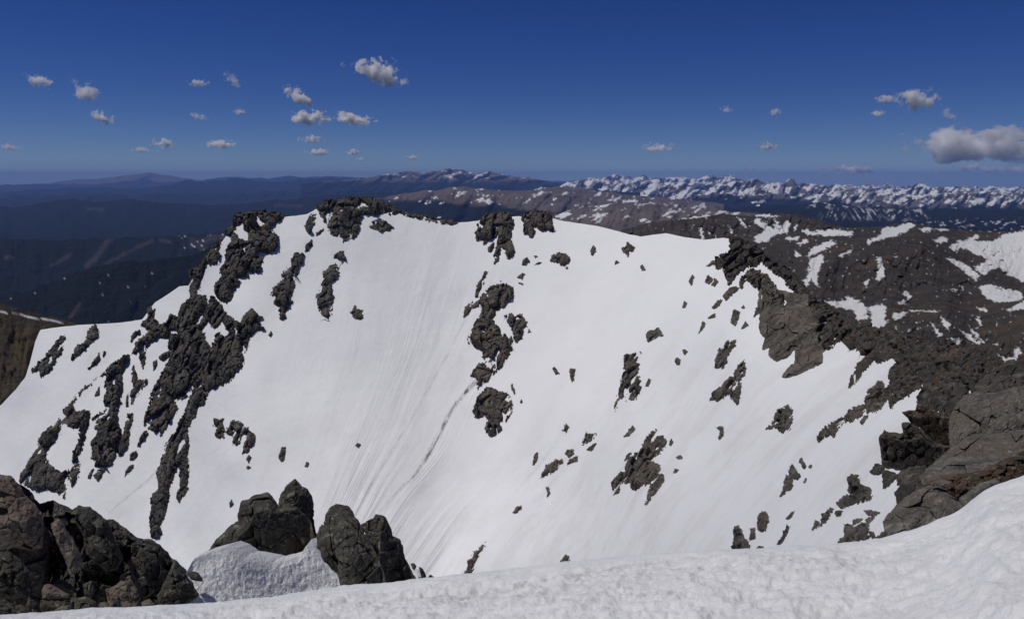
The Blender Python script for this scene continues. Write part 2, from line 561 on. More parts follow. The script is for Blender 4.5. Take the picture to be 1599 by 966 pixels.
relief("snowy_range", line3("880,290 920,279 940,276 957,273 975,276 1003,275 1020,279 1051,276 1075,277 1090,279 1112,273 1120,276 1127,275 1138,273 1150,278 1171,284 1290,292 1324,289 1345,291 1359,288 1372,290 1385,287 1400,291 1440,292 1700,292", 47000),
       line3("880,310 1700,310", 40000), M_FAR, nv=24, step=1.6, rough=3.5, rf=.07, relief_a=.05, fu=.05, seed=31, snow=snowy(-.15, ([880, 1700], [330, 330]), 0, .08, .5, 3))
relief("snowy_range", line3("830,297 865,291 890,284 905,282 926,279 945,283 961,285 985,286 1005,283 1025,279 1045,285 1070,282 1100,285 1130,288 1160,283 1171,281 1184,279.5 1206,286 1222,284 1237,280.5 1250,287 1265,286 1285,291 1302,289.5 1324,293 1359,293 1400,295 1429,290 1464,293 1485,293 1501,289.5 1515,294 1530,299 1556,298 1599,299 1720,298", 32000),
       line3("830,335 1720,340", 25000), M_FAR, nv=56, step=1.5, rough=3.2, rf=.06, relief_a=.09, fu=.035, seed=33,
       snow=snowy(-.22, ([830, 1000, 1200, 1400, 1720], [330, 330, 312, 322, 322]), 0, .05, .7, 5), forest=treeline([335, 330, 312, 318, 322], [830, 1000, 1200, 1400, 1720]))
relief("snowy_range", line3("1080,306 1130,302 1180,304 1230,303 1260,306 1300,300 1350,299 1400,304 1450,303 1500,301 1560,306 1720,308", 26500),
       line3("1080,350 1720,350", 21000), M_FAR, nv=48, step=1.6, rough=3, rf=.06, relief_a=.08, fu=.035, seed=36,
       snow=snowy(-.14, ([1080, 1150, 1220, 1280, 1350, 1500, 1720], [305, 303, 306, 312, 322, 322, 322]), 0, .06, .7, 8),
       forest=treeline([306, 306, 308, 314, 322, 322, 322], [1080, 1150, 1220, 1280, 1350, 1500, 1720]))


def ski_runs(U, V, T, w):
    o = np.zeros_like(U)
    for c0_, wd, k_ in ((1302, 18, .5), (1355, 26, -.8), (1395, 24, .6), (1432, 16, -.5)):
        m = np.exp(-((U - c0_) / wd) ** 4) * np.exp(-((V - 334) / 9) ** 4)
        o = np.maximum(o, m * sm(fbm((U + k_ * (V - 334)) * .22 + c0_, V * .06, octv=3) + .25 * fbm(U * .3, V * .3, octv=2), .22, .4))
    o = np.maximum(o, sm(fbm(U * .09, V * .2, octv=5, gain=.65), .42, .55) * sm(U, 1380, 1440) * sm(V, 338, 346) * 0.9)
    o = np.maximum(o, sm(fbm(U * .08 + 9, V * .16, octv=5, gain=.65), .30, .42) * sm(np.abs(U - 1310), 60, 30) * sm(V, 328, 322))
    return o * 0.6


relief("forest_hills", line3("1100,330 1180,322 1240,320 1290,317 1330,322 1380,326 1430,327 1480,326 1540,328 1720,326", 17000),
       line3("1100,385 1720,385", 9000), M_FAR, nv=60, step=1.6, rough=2, relief_a=.05, seed=41, forest=ALLF, snow=ski_runs)

# brown tundra hills in front of the snowy range
relief("tundra_hills", line3("560,313 600,308 625,303 650,299 680,297 720,291 745,294 770,297 800,298 840,297 870,292 900,293 940,299 980,304 1050,310 1130,318", 17500),
       line3("560,372 1130,372", 10000), M_FAR, nv=60, step=1.6, rough=1.2, relief_a=.07, fu=.025, seed=44,
       forest=lambda U, V, T, w: sm(V + 6 * fbm(U * .03, V * .06, octv=4) - np.interp(U, [560, 640, 760, 900, 1130], [306, 312, 318, 338, 345]), -4, 5),
       snow=snowy(.20, ([560, 700, 1130], [318, 322, 336]), 0, .05, .9, 11, .35))
relief("tundra_hills", line3("830,352 860,338 880,331 910,325 950,318 985,316 1020,318 1060,324 1110,328 1200,334", 11000),
       line3("830,400 1200,400", 6500), M_FAR, nv=60, step=1.6, rough=1.5, relief_a=.05, fu=.03, seed=47,
       snow=snowy(.18, ([830, 1200], [352, 352]), 0, .035, 1.4, 15, .2))

MIDSNOW = [trace('C', s) for s in (
    "0,262 60,250 110,232 140,238 130,262 60,272 0,275", "290,255 350,250 385,240 400,255 455,262 400,268 330,262",
    "330,280 350,270 390,300 430,320 430,270 445,300 465,310 490,285 510,295 490,340 440,345 400,380 350,385 330,370 360,345 385,330 360,310",
    "480,360 550,358 540,375 500,378", "530,390 580,370 590,380 550,400", "580,340 640,330 720,325 800,335 790,350 700,355 620,350 590,352",
    "580,450 610,410 640,395 700,375 725,390 680,410 640,430 600,450", "525,420 555,445 540,458 530,445",
    "550,600 580,550 595,490 600,460 655,440 660,470 640,510 630,560 640,600 620,580 600,550 590,580 570,610",
    "730,445 790,422 785,435 740,452", "905,560 915,500 910,450 930,455 945,520 940,560 920,562", "850,570 870,552 870,580 858,595",
    "665,660 760,660 770,635 830,660 870,690 865,740 820,750 800,700 720,690", "870,690 940,672 955,690 945,740 960,760 920,800 860,775 890,745 880,720",
    "985,740 990,715 1060,708 1040,730 1000,750", "865,395 870,375 930,350 930,318 1000,312 1060,290 1090,305 1070,320 1010,350 960,365 900,380",
    "1105,325 1160,315 1165,332 1130,335", "1170,325 1210,318 1250,330 1200,332", "1180,375 1225,358 1245,372 1210,392",
    "1250,405 1300,380 1340,370 1380,348 1390,355 1360,378 1450,380 1480,365 1500,350 1560,335 1700,320 1700,480 1640,560 1590,570 1570,560 1545,545 1520,540 1510,520 1480,500 1430,520 1420,540 1380,520 1370,500 1430,470 1410,450 1370,440 1330,415 1300,408 1280,430",
    "1230,460 1270,462 1330,490 1380,530 1395,545 1370,565 1340,535 1300,505 1260,480", "1385,590 1440,582 1520,602 1580,615 1599,640 1560,660 1480,665 1430,655 1400,620",
    "1520,710 1570,670 1620,650 1620,690 1560,700", "1370,685 1430,698 1420,710 1380,695", "1030,630 1050,612 1075,640 1060,655", "1005,660 1040,655 1050,675 1015,675",
    "1245,600 1290,610 1280,620", "1300,590 1312,595 1310,610", "990,445 1005,450 1000,462", "1045,455 1058,460 1050,465", "580,345 600,320 590,350",
    "1205,725 1225,740 1255,765 1245,800 1225,775 1215,760", "1160,755 1195,790 1215,820 1205,830 1185,800", "1260,830 1300,835 1300,865 1285,868 1265,845",
    "1290,790 1340,815 1395,850 1390,865 1340,840", "1335,770 1375,810 1420,855 1400,850 1360,810", "1375,730 1395,745 1395,775 1380,760",
    "1450,865 1480,850 1475,865", "1560,870 1590,890 1599,930 1560,950 1520,955 1470,905 1520,930 1550,920", "1255,600 1285,610 1275,618", "990,790 1000,770 1000,795",
    "1470,760 1480,770 1472,775", "1055,795 1068,785 1062,810", "75,310 90,320 100,370 88,378 80,350", "115,320 130,345 125,350", "150,345 165,365 155,368",
    "215,310 235,335 225,345", "255,258 285,290 300,318 285,310 265,285", "525,300 535,298 530,320 520,340", "560,330 600,320 595,335 570,345", "1060,700 1200,706 1190,712 1070,708")]


def mid_snow(U, V, T, w):
    Uw = U + 3.2 * fbm(U * .12, V * .2, octv=5, gain=.7); Vw = V + 2.2 * fbm(U * .12 + 31, V * .2, octv=5, gain=.7)
    o = np.full(U.shape, -50.0)
    for pts in MIDSNOW:
        a = np.asarray(pts)
        m = (Uw > a[:, 0].min() - 4) & (Uw < a[:, 0].max() + 4) & (Vw > a[:, 1].min() - 4) & (Vw < a[:, 1].max() + 4)
        if m.any():
            o[m] = np.maximum(o[m], poly_sdf(Uw[m], Vw[m], pts))
    o = np.maximum(o, 2.5 * (fbm(U * .16 + V * .1, V * .2, octv=5, gain=.7) - 1.0))
    return sm(o, -0.5, 0.6)


relief("cliff_ridge", line3("960,362 1000,351 1020,347 1066,341 1100,336 1130,334 1170,337 1200,334 1225,333 1260,338 1300,350 1330,358 1400,372", 3300),
       line3("960,400 1066,384 1140,384 1200,384 1260,390 1400,400", 2700), M_MID, nv=70, step=1.1, rough=1.5, rf=.1, relief_a=.012, fu=.06, blocky=.012, seed=51, snow=mid_snow, floor=-700)
mid_d = TPS(*(lambda L: ([(a, b) for a, b, c in L], np.log([c for a, b, c in L])))(
    [(1100, 360, 2600), (1250, 352, 2600), (1400, 345, 2500), (1520, 358, 2400), (1650, 350, 2200), (1200, 385, 2100), (1340, 378, 1750), (1260, 420, 1550), (1420, 390, 1600), (1340, 460, 1270),
     (1250, 470, 1250), (1450, 450, 1300), (1540, 430, 1500), (1640, 420, 1500), (1340, 490, 1000), (1420, 475, 1120), (1500, 470, 1150), (1600, 460, 1200), (1400, 492, 820), (1480, 488, 800),
     (1600, 480, 800), (1400, 540, 620), (1500, 540, 610), (1600, 550, 560), (1300, 560, 700), (1200, 540, 900), (1120, 420, 1900), (1600, 640, 420), (1350, 640, 480)]), 1e-4)
relief("alpine_valley", line3("1090,372 1150,366 1200,362 1260,360 1300,357 1330,355 1370,354 1400,350 1425,347 1440,351 1480,357 1520,361 1560,363 1599,359 1700,350", 2500),
       line3("1090,640 1700,640", 500), M_MID, nv=250, step=1.25, rough=1.0, rf=.08, relief_a=.045, fu=.014, fv=4, blocky=.010, seed=55, snow=mid_snow, depth_fn=lambda U, V: np.exp(mid_d(U, V)), floor=-700)
relief("tundra_hill", line3("-120,462 0,474 30,482 60,490 100,499 128,508 170,530 230,560", 780), line3("-120,800 230,800", 600), M_TUNDRA, nv=110, step=1.8, rough=1.0, relief_a=.006,
       fu=.03, blocky=.004, seed=61, floor=-500,
       snow=lambda U, V, T, w: 1 - sm(line_dist(U, V, [(-20, 483), (0, 487), (30, 491), (60, 497), (98, 503)]) + .8 * fbm(U * .1, V * .1), .5, 1.5))

# ------------------------------------------------------------------ the snow bowl
CREST = [(-200, 700), (-60, 655), (0, 634), (25, 608), (40, 588), (48, 560), (55, 532), (63, 515), (85, 511), (120, 508), (160, 505), (205, 501), (222, 499), (232, 486), (242, 472), (267, 456),
         (280, 447), (295, 446), (303, 430), (320, 410), (335, 390), (347, 377), (357, 362), (370, 342), (405, 336), (443, 339), (467, 336), (480, 334), (497, 324), (523, 318), (560, 316), (600, 325),
         (625, 333), (660, 338), (690, 345), (712, 348), (745, 345), (762, 340), (800, 338), (815, 338), (862, 340), (880, 345), (930, 352), (980, 365), (1000, 369), (1040, 364), (1066, 370), (1100, 374),
         (1130, 371), (1142, 374), (1160, 388), (1185, 405), (1210, 425), (1245, 455), (1280, 490), (1300, 520), (1320, 538), (1345, 538), (1400, 552), (1440, 562), (1480, 580), (1520, 600), (1560, 620), (1720, 640)]
CR = np.asarray(CREST, float)
bowl_pts = [(850, 342, 475), (1000, 370, 425), (1140, 378, 340), (1230, 450, 240), (1310, 530, 168), (1400, 552, 108), (1500, 600, 55), (1640, 640, 28),
            (900, 500, 385), (900, 640, 310), (1000, 500, 335), (1050, 600, 250), (860, 760, 290),
            (1150, 540, 215), (1200, 650, 142), (1300, 640, 100), (1400, 690, 46), (1000, 720, 212), (1130, 720, 145), (1450, 720, 33),
            (820, 890, 250), (950, 870, 185), (1100, 860, 98), (1250, 850, 46), (1400, 840, 22), (1500, 800, 16), (1100, 980, 66), (1500, 950, 8), (850, 1000, 215)]
for bu, bv, by0, bs in ((-150, 690, 440, 36), (0, 640, 450, 36), (60, 520, 475, 37), (210, 505, 468, 38), (295, 450, 472, 39), (365, 345, 478, 41), (440, 340, 482, 40), (520, 322, 488, 39), (620, 332, 492, 38), (720, 348, 490, 37)):
    bdep = lambda v: math.tan(math.atan((v - 483.0) / F) + PITCH)
    bz0 = -by0 * bdep(bv)
    for vv in (bv, 480, 600, 720, 840, 1000):
        if vv == bv or vv > bv + 60:
            vv2 = vv
            sl = math.tan(math.radians(bs - 6 * (vv - bv) / 600.0))
            yy = (by0 * sl - bz0) / (sl + bdep(vv))
            bowl_pts.append((bu, vv2, yy * math.hypot(1, (bu - 799.5) / F)))
bowl_ln = TPS([(a, b) for a, b, c in bowl_pts], np.log([c for a, b, c in bowl_pts]), 1e-3)


def bowl_pos(U, V):
    d = np.exp(bowl_ln(U, V))
    d = d * (1 + 0.0045 * fbm(U * .007, V * .004 + 5, octv=3))
    return pix(U, V, d)


FALL = [(-350, "200,510 130,620 30,760"), (-200, "300,500 235,640 160,800"), (-80, "430,400 370,560 290,740 240,850"), (60, "560,360 520,560 450,780"), (170, "700,360 640,560 560,740 520,830"),
        (250, "760,480 700,600 620,760 570,840"), (310, "830,420 800,600 720,740 620,860"), (400, "930,380 900,560 830,690 700,850"), (500, "1040,380 1000,520 900,680 760,850"), (600, "1140,400 1060,560 950,710 830,850"),
        (700, "1230,580 1100,720 950,860"), (800, "1350,570 1230,720 1080,850"), (900, "1420,620 1330,750 1250,830")]
fp, fvv = [], []
for s, tx in FALL:
    for q in tx.split():
        fp.append(tuple(float(k) for k in q.split(','))); fvv.append(s / 100.0)
fall_s = TPS(fp, np.array(fvv), 2e-3)

nu, nv = 860, 330
u = np.linspace(-200, 1720, nu)
cy = np.interp(u, CR[:, 0], CR[:, 1]) + 0.8 * fbm(u * .03, u * 0 + 2, octv=4)
tt = np.linspace(0, 1, nv) ** 1.05
U, T = np.meshgrid(u, tt)
V = cy[None] + (1010 - cy)[None] * T
P = bowl_pos(U, V)
FS = fall_s(U, V)
TRAIL = [(747, 592), (728, 612), (705, 640), (697, 655), (685, 680), (672, 703), (662, 722), (645, 745), (620, 768), (600, 790), (580, 815)]
TRACK = [(735, 482), (700, 552), (672, 600), (645, 650), (610, 705), (570, 770)]
ld = line_dist(U, V, TRAIL) + 1.2 * fbm(U * .15, V * .15, octv=3)
wid = np.interp(V, [590, 620, 720, 815], [5, 4, 4, 2])
dirt = np.clip(1.0 - ld / wid, 0, 1) * np.interp(V, [585, 600, 730, 760, 820], [.6, 1, 1, .5, .15])
dirt = np.maximum(dirt, 0.35 * np.clip(1 - (line_dist(U, V, TRACK) + .8 * fbm(U * .1, V * .1)) / 1.8, 0, 1))
dirt = np.maximum(dirt, 0.4 * np.clip(1 - (line_dist(U, V, [(303, 640), (270, 700), (235, 745), (170, 800)])) / 1.8, 0, 1))
run = 0.12 + 0.9 * np.exp(-((U - 640 + (V - 600) * .45) / 110) ** 2) * sm(V, 380, 520) + 0.7 * np.exp(-((U - 930 + (V - 560) * .3) / 70) ** 2) * sm(V, 400, 480) + 0.5 * sm(V, 640, 760) * sm(U, 480, 560) * sm(U, 1000, 850)
run = run * (1 - .75 * sm(U + .3 * V, 1150, 1350))
run = run * np.clip(.55 + 1.1 * fbm(FS * 2.4, V * .003 + 2, octv=3), .1, 1.3)
run = np.clip(run * (0.75 + 0.6 * fbm(U * .01, V * .004, octv=2)), 0.04, 1)
dust = 0.28 * sm(U + V * .6, 1200, 1500) * sm(V, 480, 560) + 0.2 * sm(V, 560, 760)
flute = run * (0.11 * perlin(FS * 13, V * .006) + 0.22 * perlin(FS * 5 + 9, V * .004)) + 0.5 * perlin(FS * 1.6 + 3, V * .003) * sm(V, 380, 480) + 0.10 * fbm(U * .05, V * .05, octv=3)
flute *= np.linalg.norm(P, axis=-1) / 400.0
P[..., 2] += flute; P[..., 1] -= flute * .6
UVb = np.stack([FS, V / 100.0], -1)
c0 = P[0]; dirn = c0 * np.array([1, 1, 0]); dirn /= np.linalg.norm(dirn, axis=1)[:, None]
rows = []
dsc = np.linalg.norm(c0[:, :2], axis=1)[:, None]
for kd, kz in ((0.5, .42), (0.22, .15), (0.08, .04), (0.02, .006)):
    q = c0 + dirn * dsc * kd
    q[:, 2] -= dsc[:, 0] * kz
    rows.append(q)
P = np.concatenate([np.array(rows), P])
pad = lambda a: np.concatenate([np.repeat(a[:1], 4, 0), a])
structure(mesh_obj("snow_slope", P.reshape(-1, 3), grid_faces(nu, nv + 4), M_SNOW, attrs={"dirt": pad(dirt), "runnel": pad(run), "dust": pad(dust)}, uv=pad(UVb).reshape(-1, 2)))


# ------------------------------------------------------------------ rocks that break through the snow slope
def outcrop(poly, label=None, group=None, name="rock_outcrop", H=None, mat=None, holes=(), step=None, seed=0, cat="rock", cell=None, edge=None, amp=0.66):
    a = np.asarray(poly, float)
    w, h = np.ptp(a[:, 0]), np.ptp(a[:, 1])
    size = math.sqrt(w * h)
    step = step or (0.9 if size > 14 else 0.7)
    edge = edge if edge is not None else min(2.6, 0.5 + size * 0.045)
    mar = 2.5 + edge * 1.2
    us = np.arange(a[:, 0].min() - mar, a[:, 0].max() + mar, step); vs = np.arange(a[:, 1].min() - mar, a[:, 1].max() + mar, step)
    Ug, Vg = np.meshgrid(us, vs)
    sd = poly_sdf(Ug, Vg, poly)
    for hl in holes:
        sd = np.minimum(sd, -poly_sdf(Ug, Vg, hl))
    keep = sd > -mar
    A_, B_ = Ug * .92 + Vg * .38, Vg * .92 - Ug * .38          # across and along the fall line
    sdw = sd + 0.35 * edge + edge * (fbm(A_ * .13 + seed, B_ * .06, octv=3) + 0.95 * fbm(A_ * .42, B_ * .24 + seed, octv=3, gain=.65))
    H = H or min(9.0, 1.2 + size * 0.16)
    P0 = bowl_pos(Ug, Vg)
    e = 1.0
    n = np.cross(bowl_pos(Ug + e, Vg) - P0, bowl_pos(Ug, Vg + e) - P0)
    n /= np.linalg.norm(n, axis=-1)[..., None]
    n = np.where((n[..., 2] < 0)[..., None], -n, n)
    D = np.linalg.norm(P0, axis=-1)
    view = -P0 / D[..., None]
    dr = 0.45 * n + 0.6 * view + np.array([0, 0, .1])
    dr /= np.linalg.norm(dr, axis=-1)[..., None]
    pxm = D / F
    q = P0 / np.median(pxm[keep])
    c1 = cell or max(4.5, min(19.0, size * 0.34))
    b = facets(q[..., 0] / c1, q[..., 1] / (c1 * 1.4), q[..., 2] / (c1 * 1.7), seed)
    b = b + 0.30 * facets(q[..., 0] / (c1 * .36), q[..., 1] / (c1 * .45), q[..., 2] / (c1 * .75), seed + 3)
    b = b + 0.10 * fbm(q[..., 0] * .35, q[..., 1] * .35, q[..., 2] * .25, octv=3)
    prof = np.where(sdw > 0, 1 - np.exp(-sdw / (0.28 * H + 0.8)), 0)
    hh = np.where(sdw > 0, 0.6 + H * 0.95 * prof + b * (0.45 * H + 0.40 * c1) * amp * 1.25 * np.minimum(1, 0.3 + sdw / (H * .8 + 1)), 0.3 + sdw * 1.6)
    if size > 26:
        hh = hh - 1.5 * H * sm(fbm(A_ * .10 + 3 * seed, B_ * .045 + seed, octv=3, gain=.45), .52, .66)
    hh = np.where(sdw > 2.0, np.maximum(hh, -0.8), hh)
    Pf = P0 + dr * (hh * pxm)[..., None]
    return grid_obj(name, Pf, keep, mat or M_CLIFF, label, cat, group)


def grid_obj(name, Pf, keep, mat, label, cat, group, parent=None):
    nvv, nuu = keep.shape
    f = grid_faces(nuu, nvv)
    f = f[keep.ravel()[f].all(1)]
    # keep only the biggest connected piece
    if len(f) == 0:
        return None
    lab = np.arange(nuu * nvv)
    for _ in range(4000):
        m = lab[f].min(1)
        new = lab.copy()
        np.minimum.at(new, f.ravel(), np.repeat(m, 4))
        new = new[new]
        if (new == lab).all():
            break
        lab = new
    fl = lab[f[:, 0]]
    ids, cnt = np.unique(fl, return_counts=True)
    f = f[fl == ids[cnt.argmax()]]
    used = np.unique(f)
    re = np.full(nuu * nvv, -1); re[used] = np.arange(len(used))
    o = mesh_obj(name, Pf.reshape(-1, 3)[used], re[f], mat, parent, smooth=False)
    if label:
        tag(o, label, cat, group)
    return o

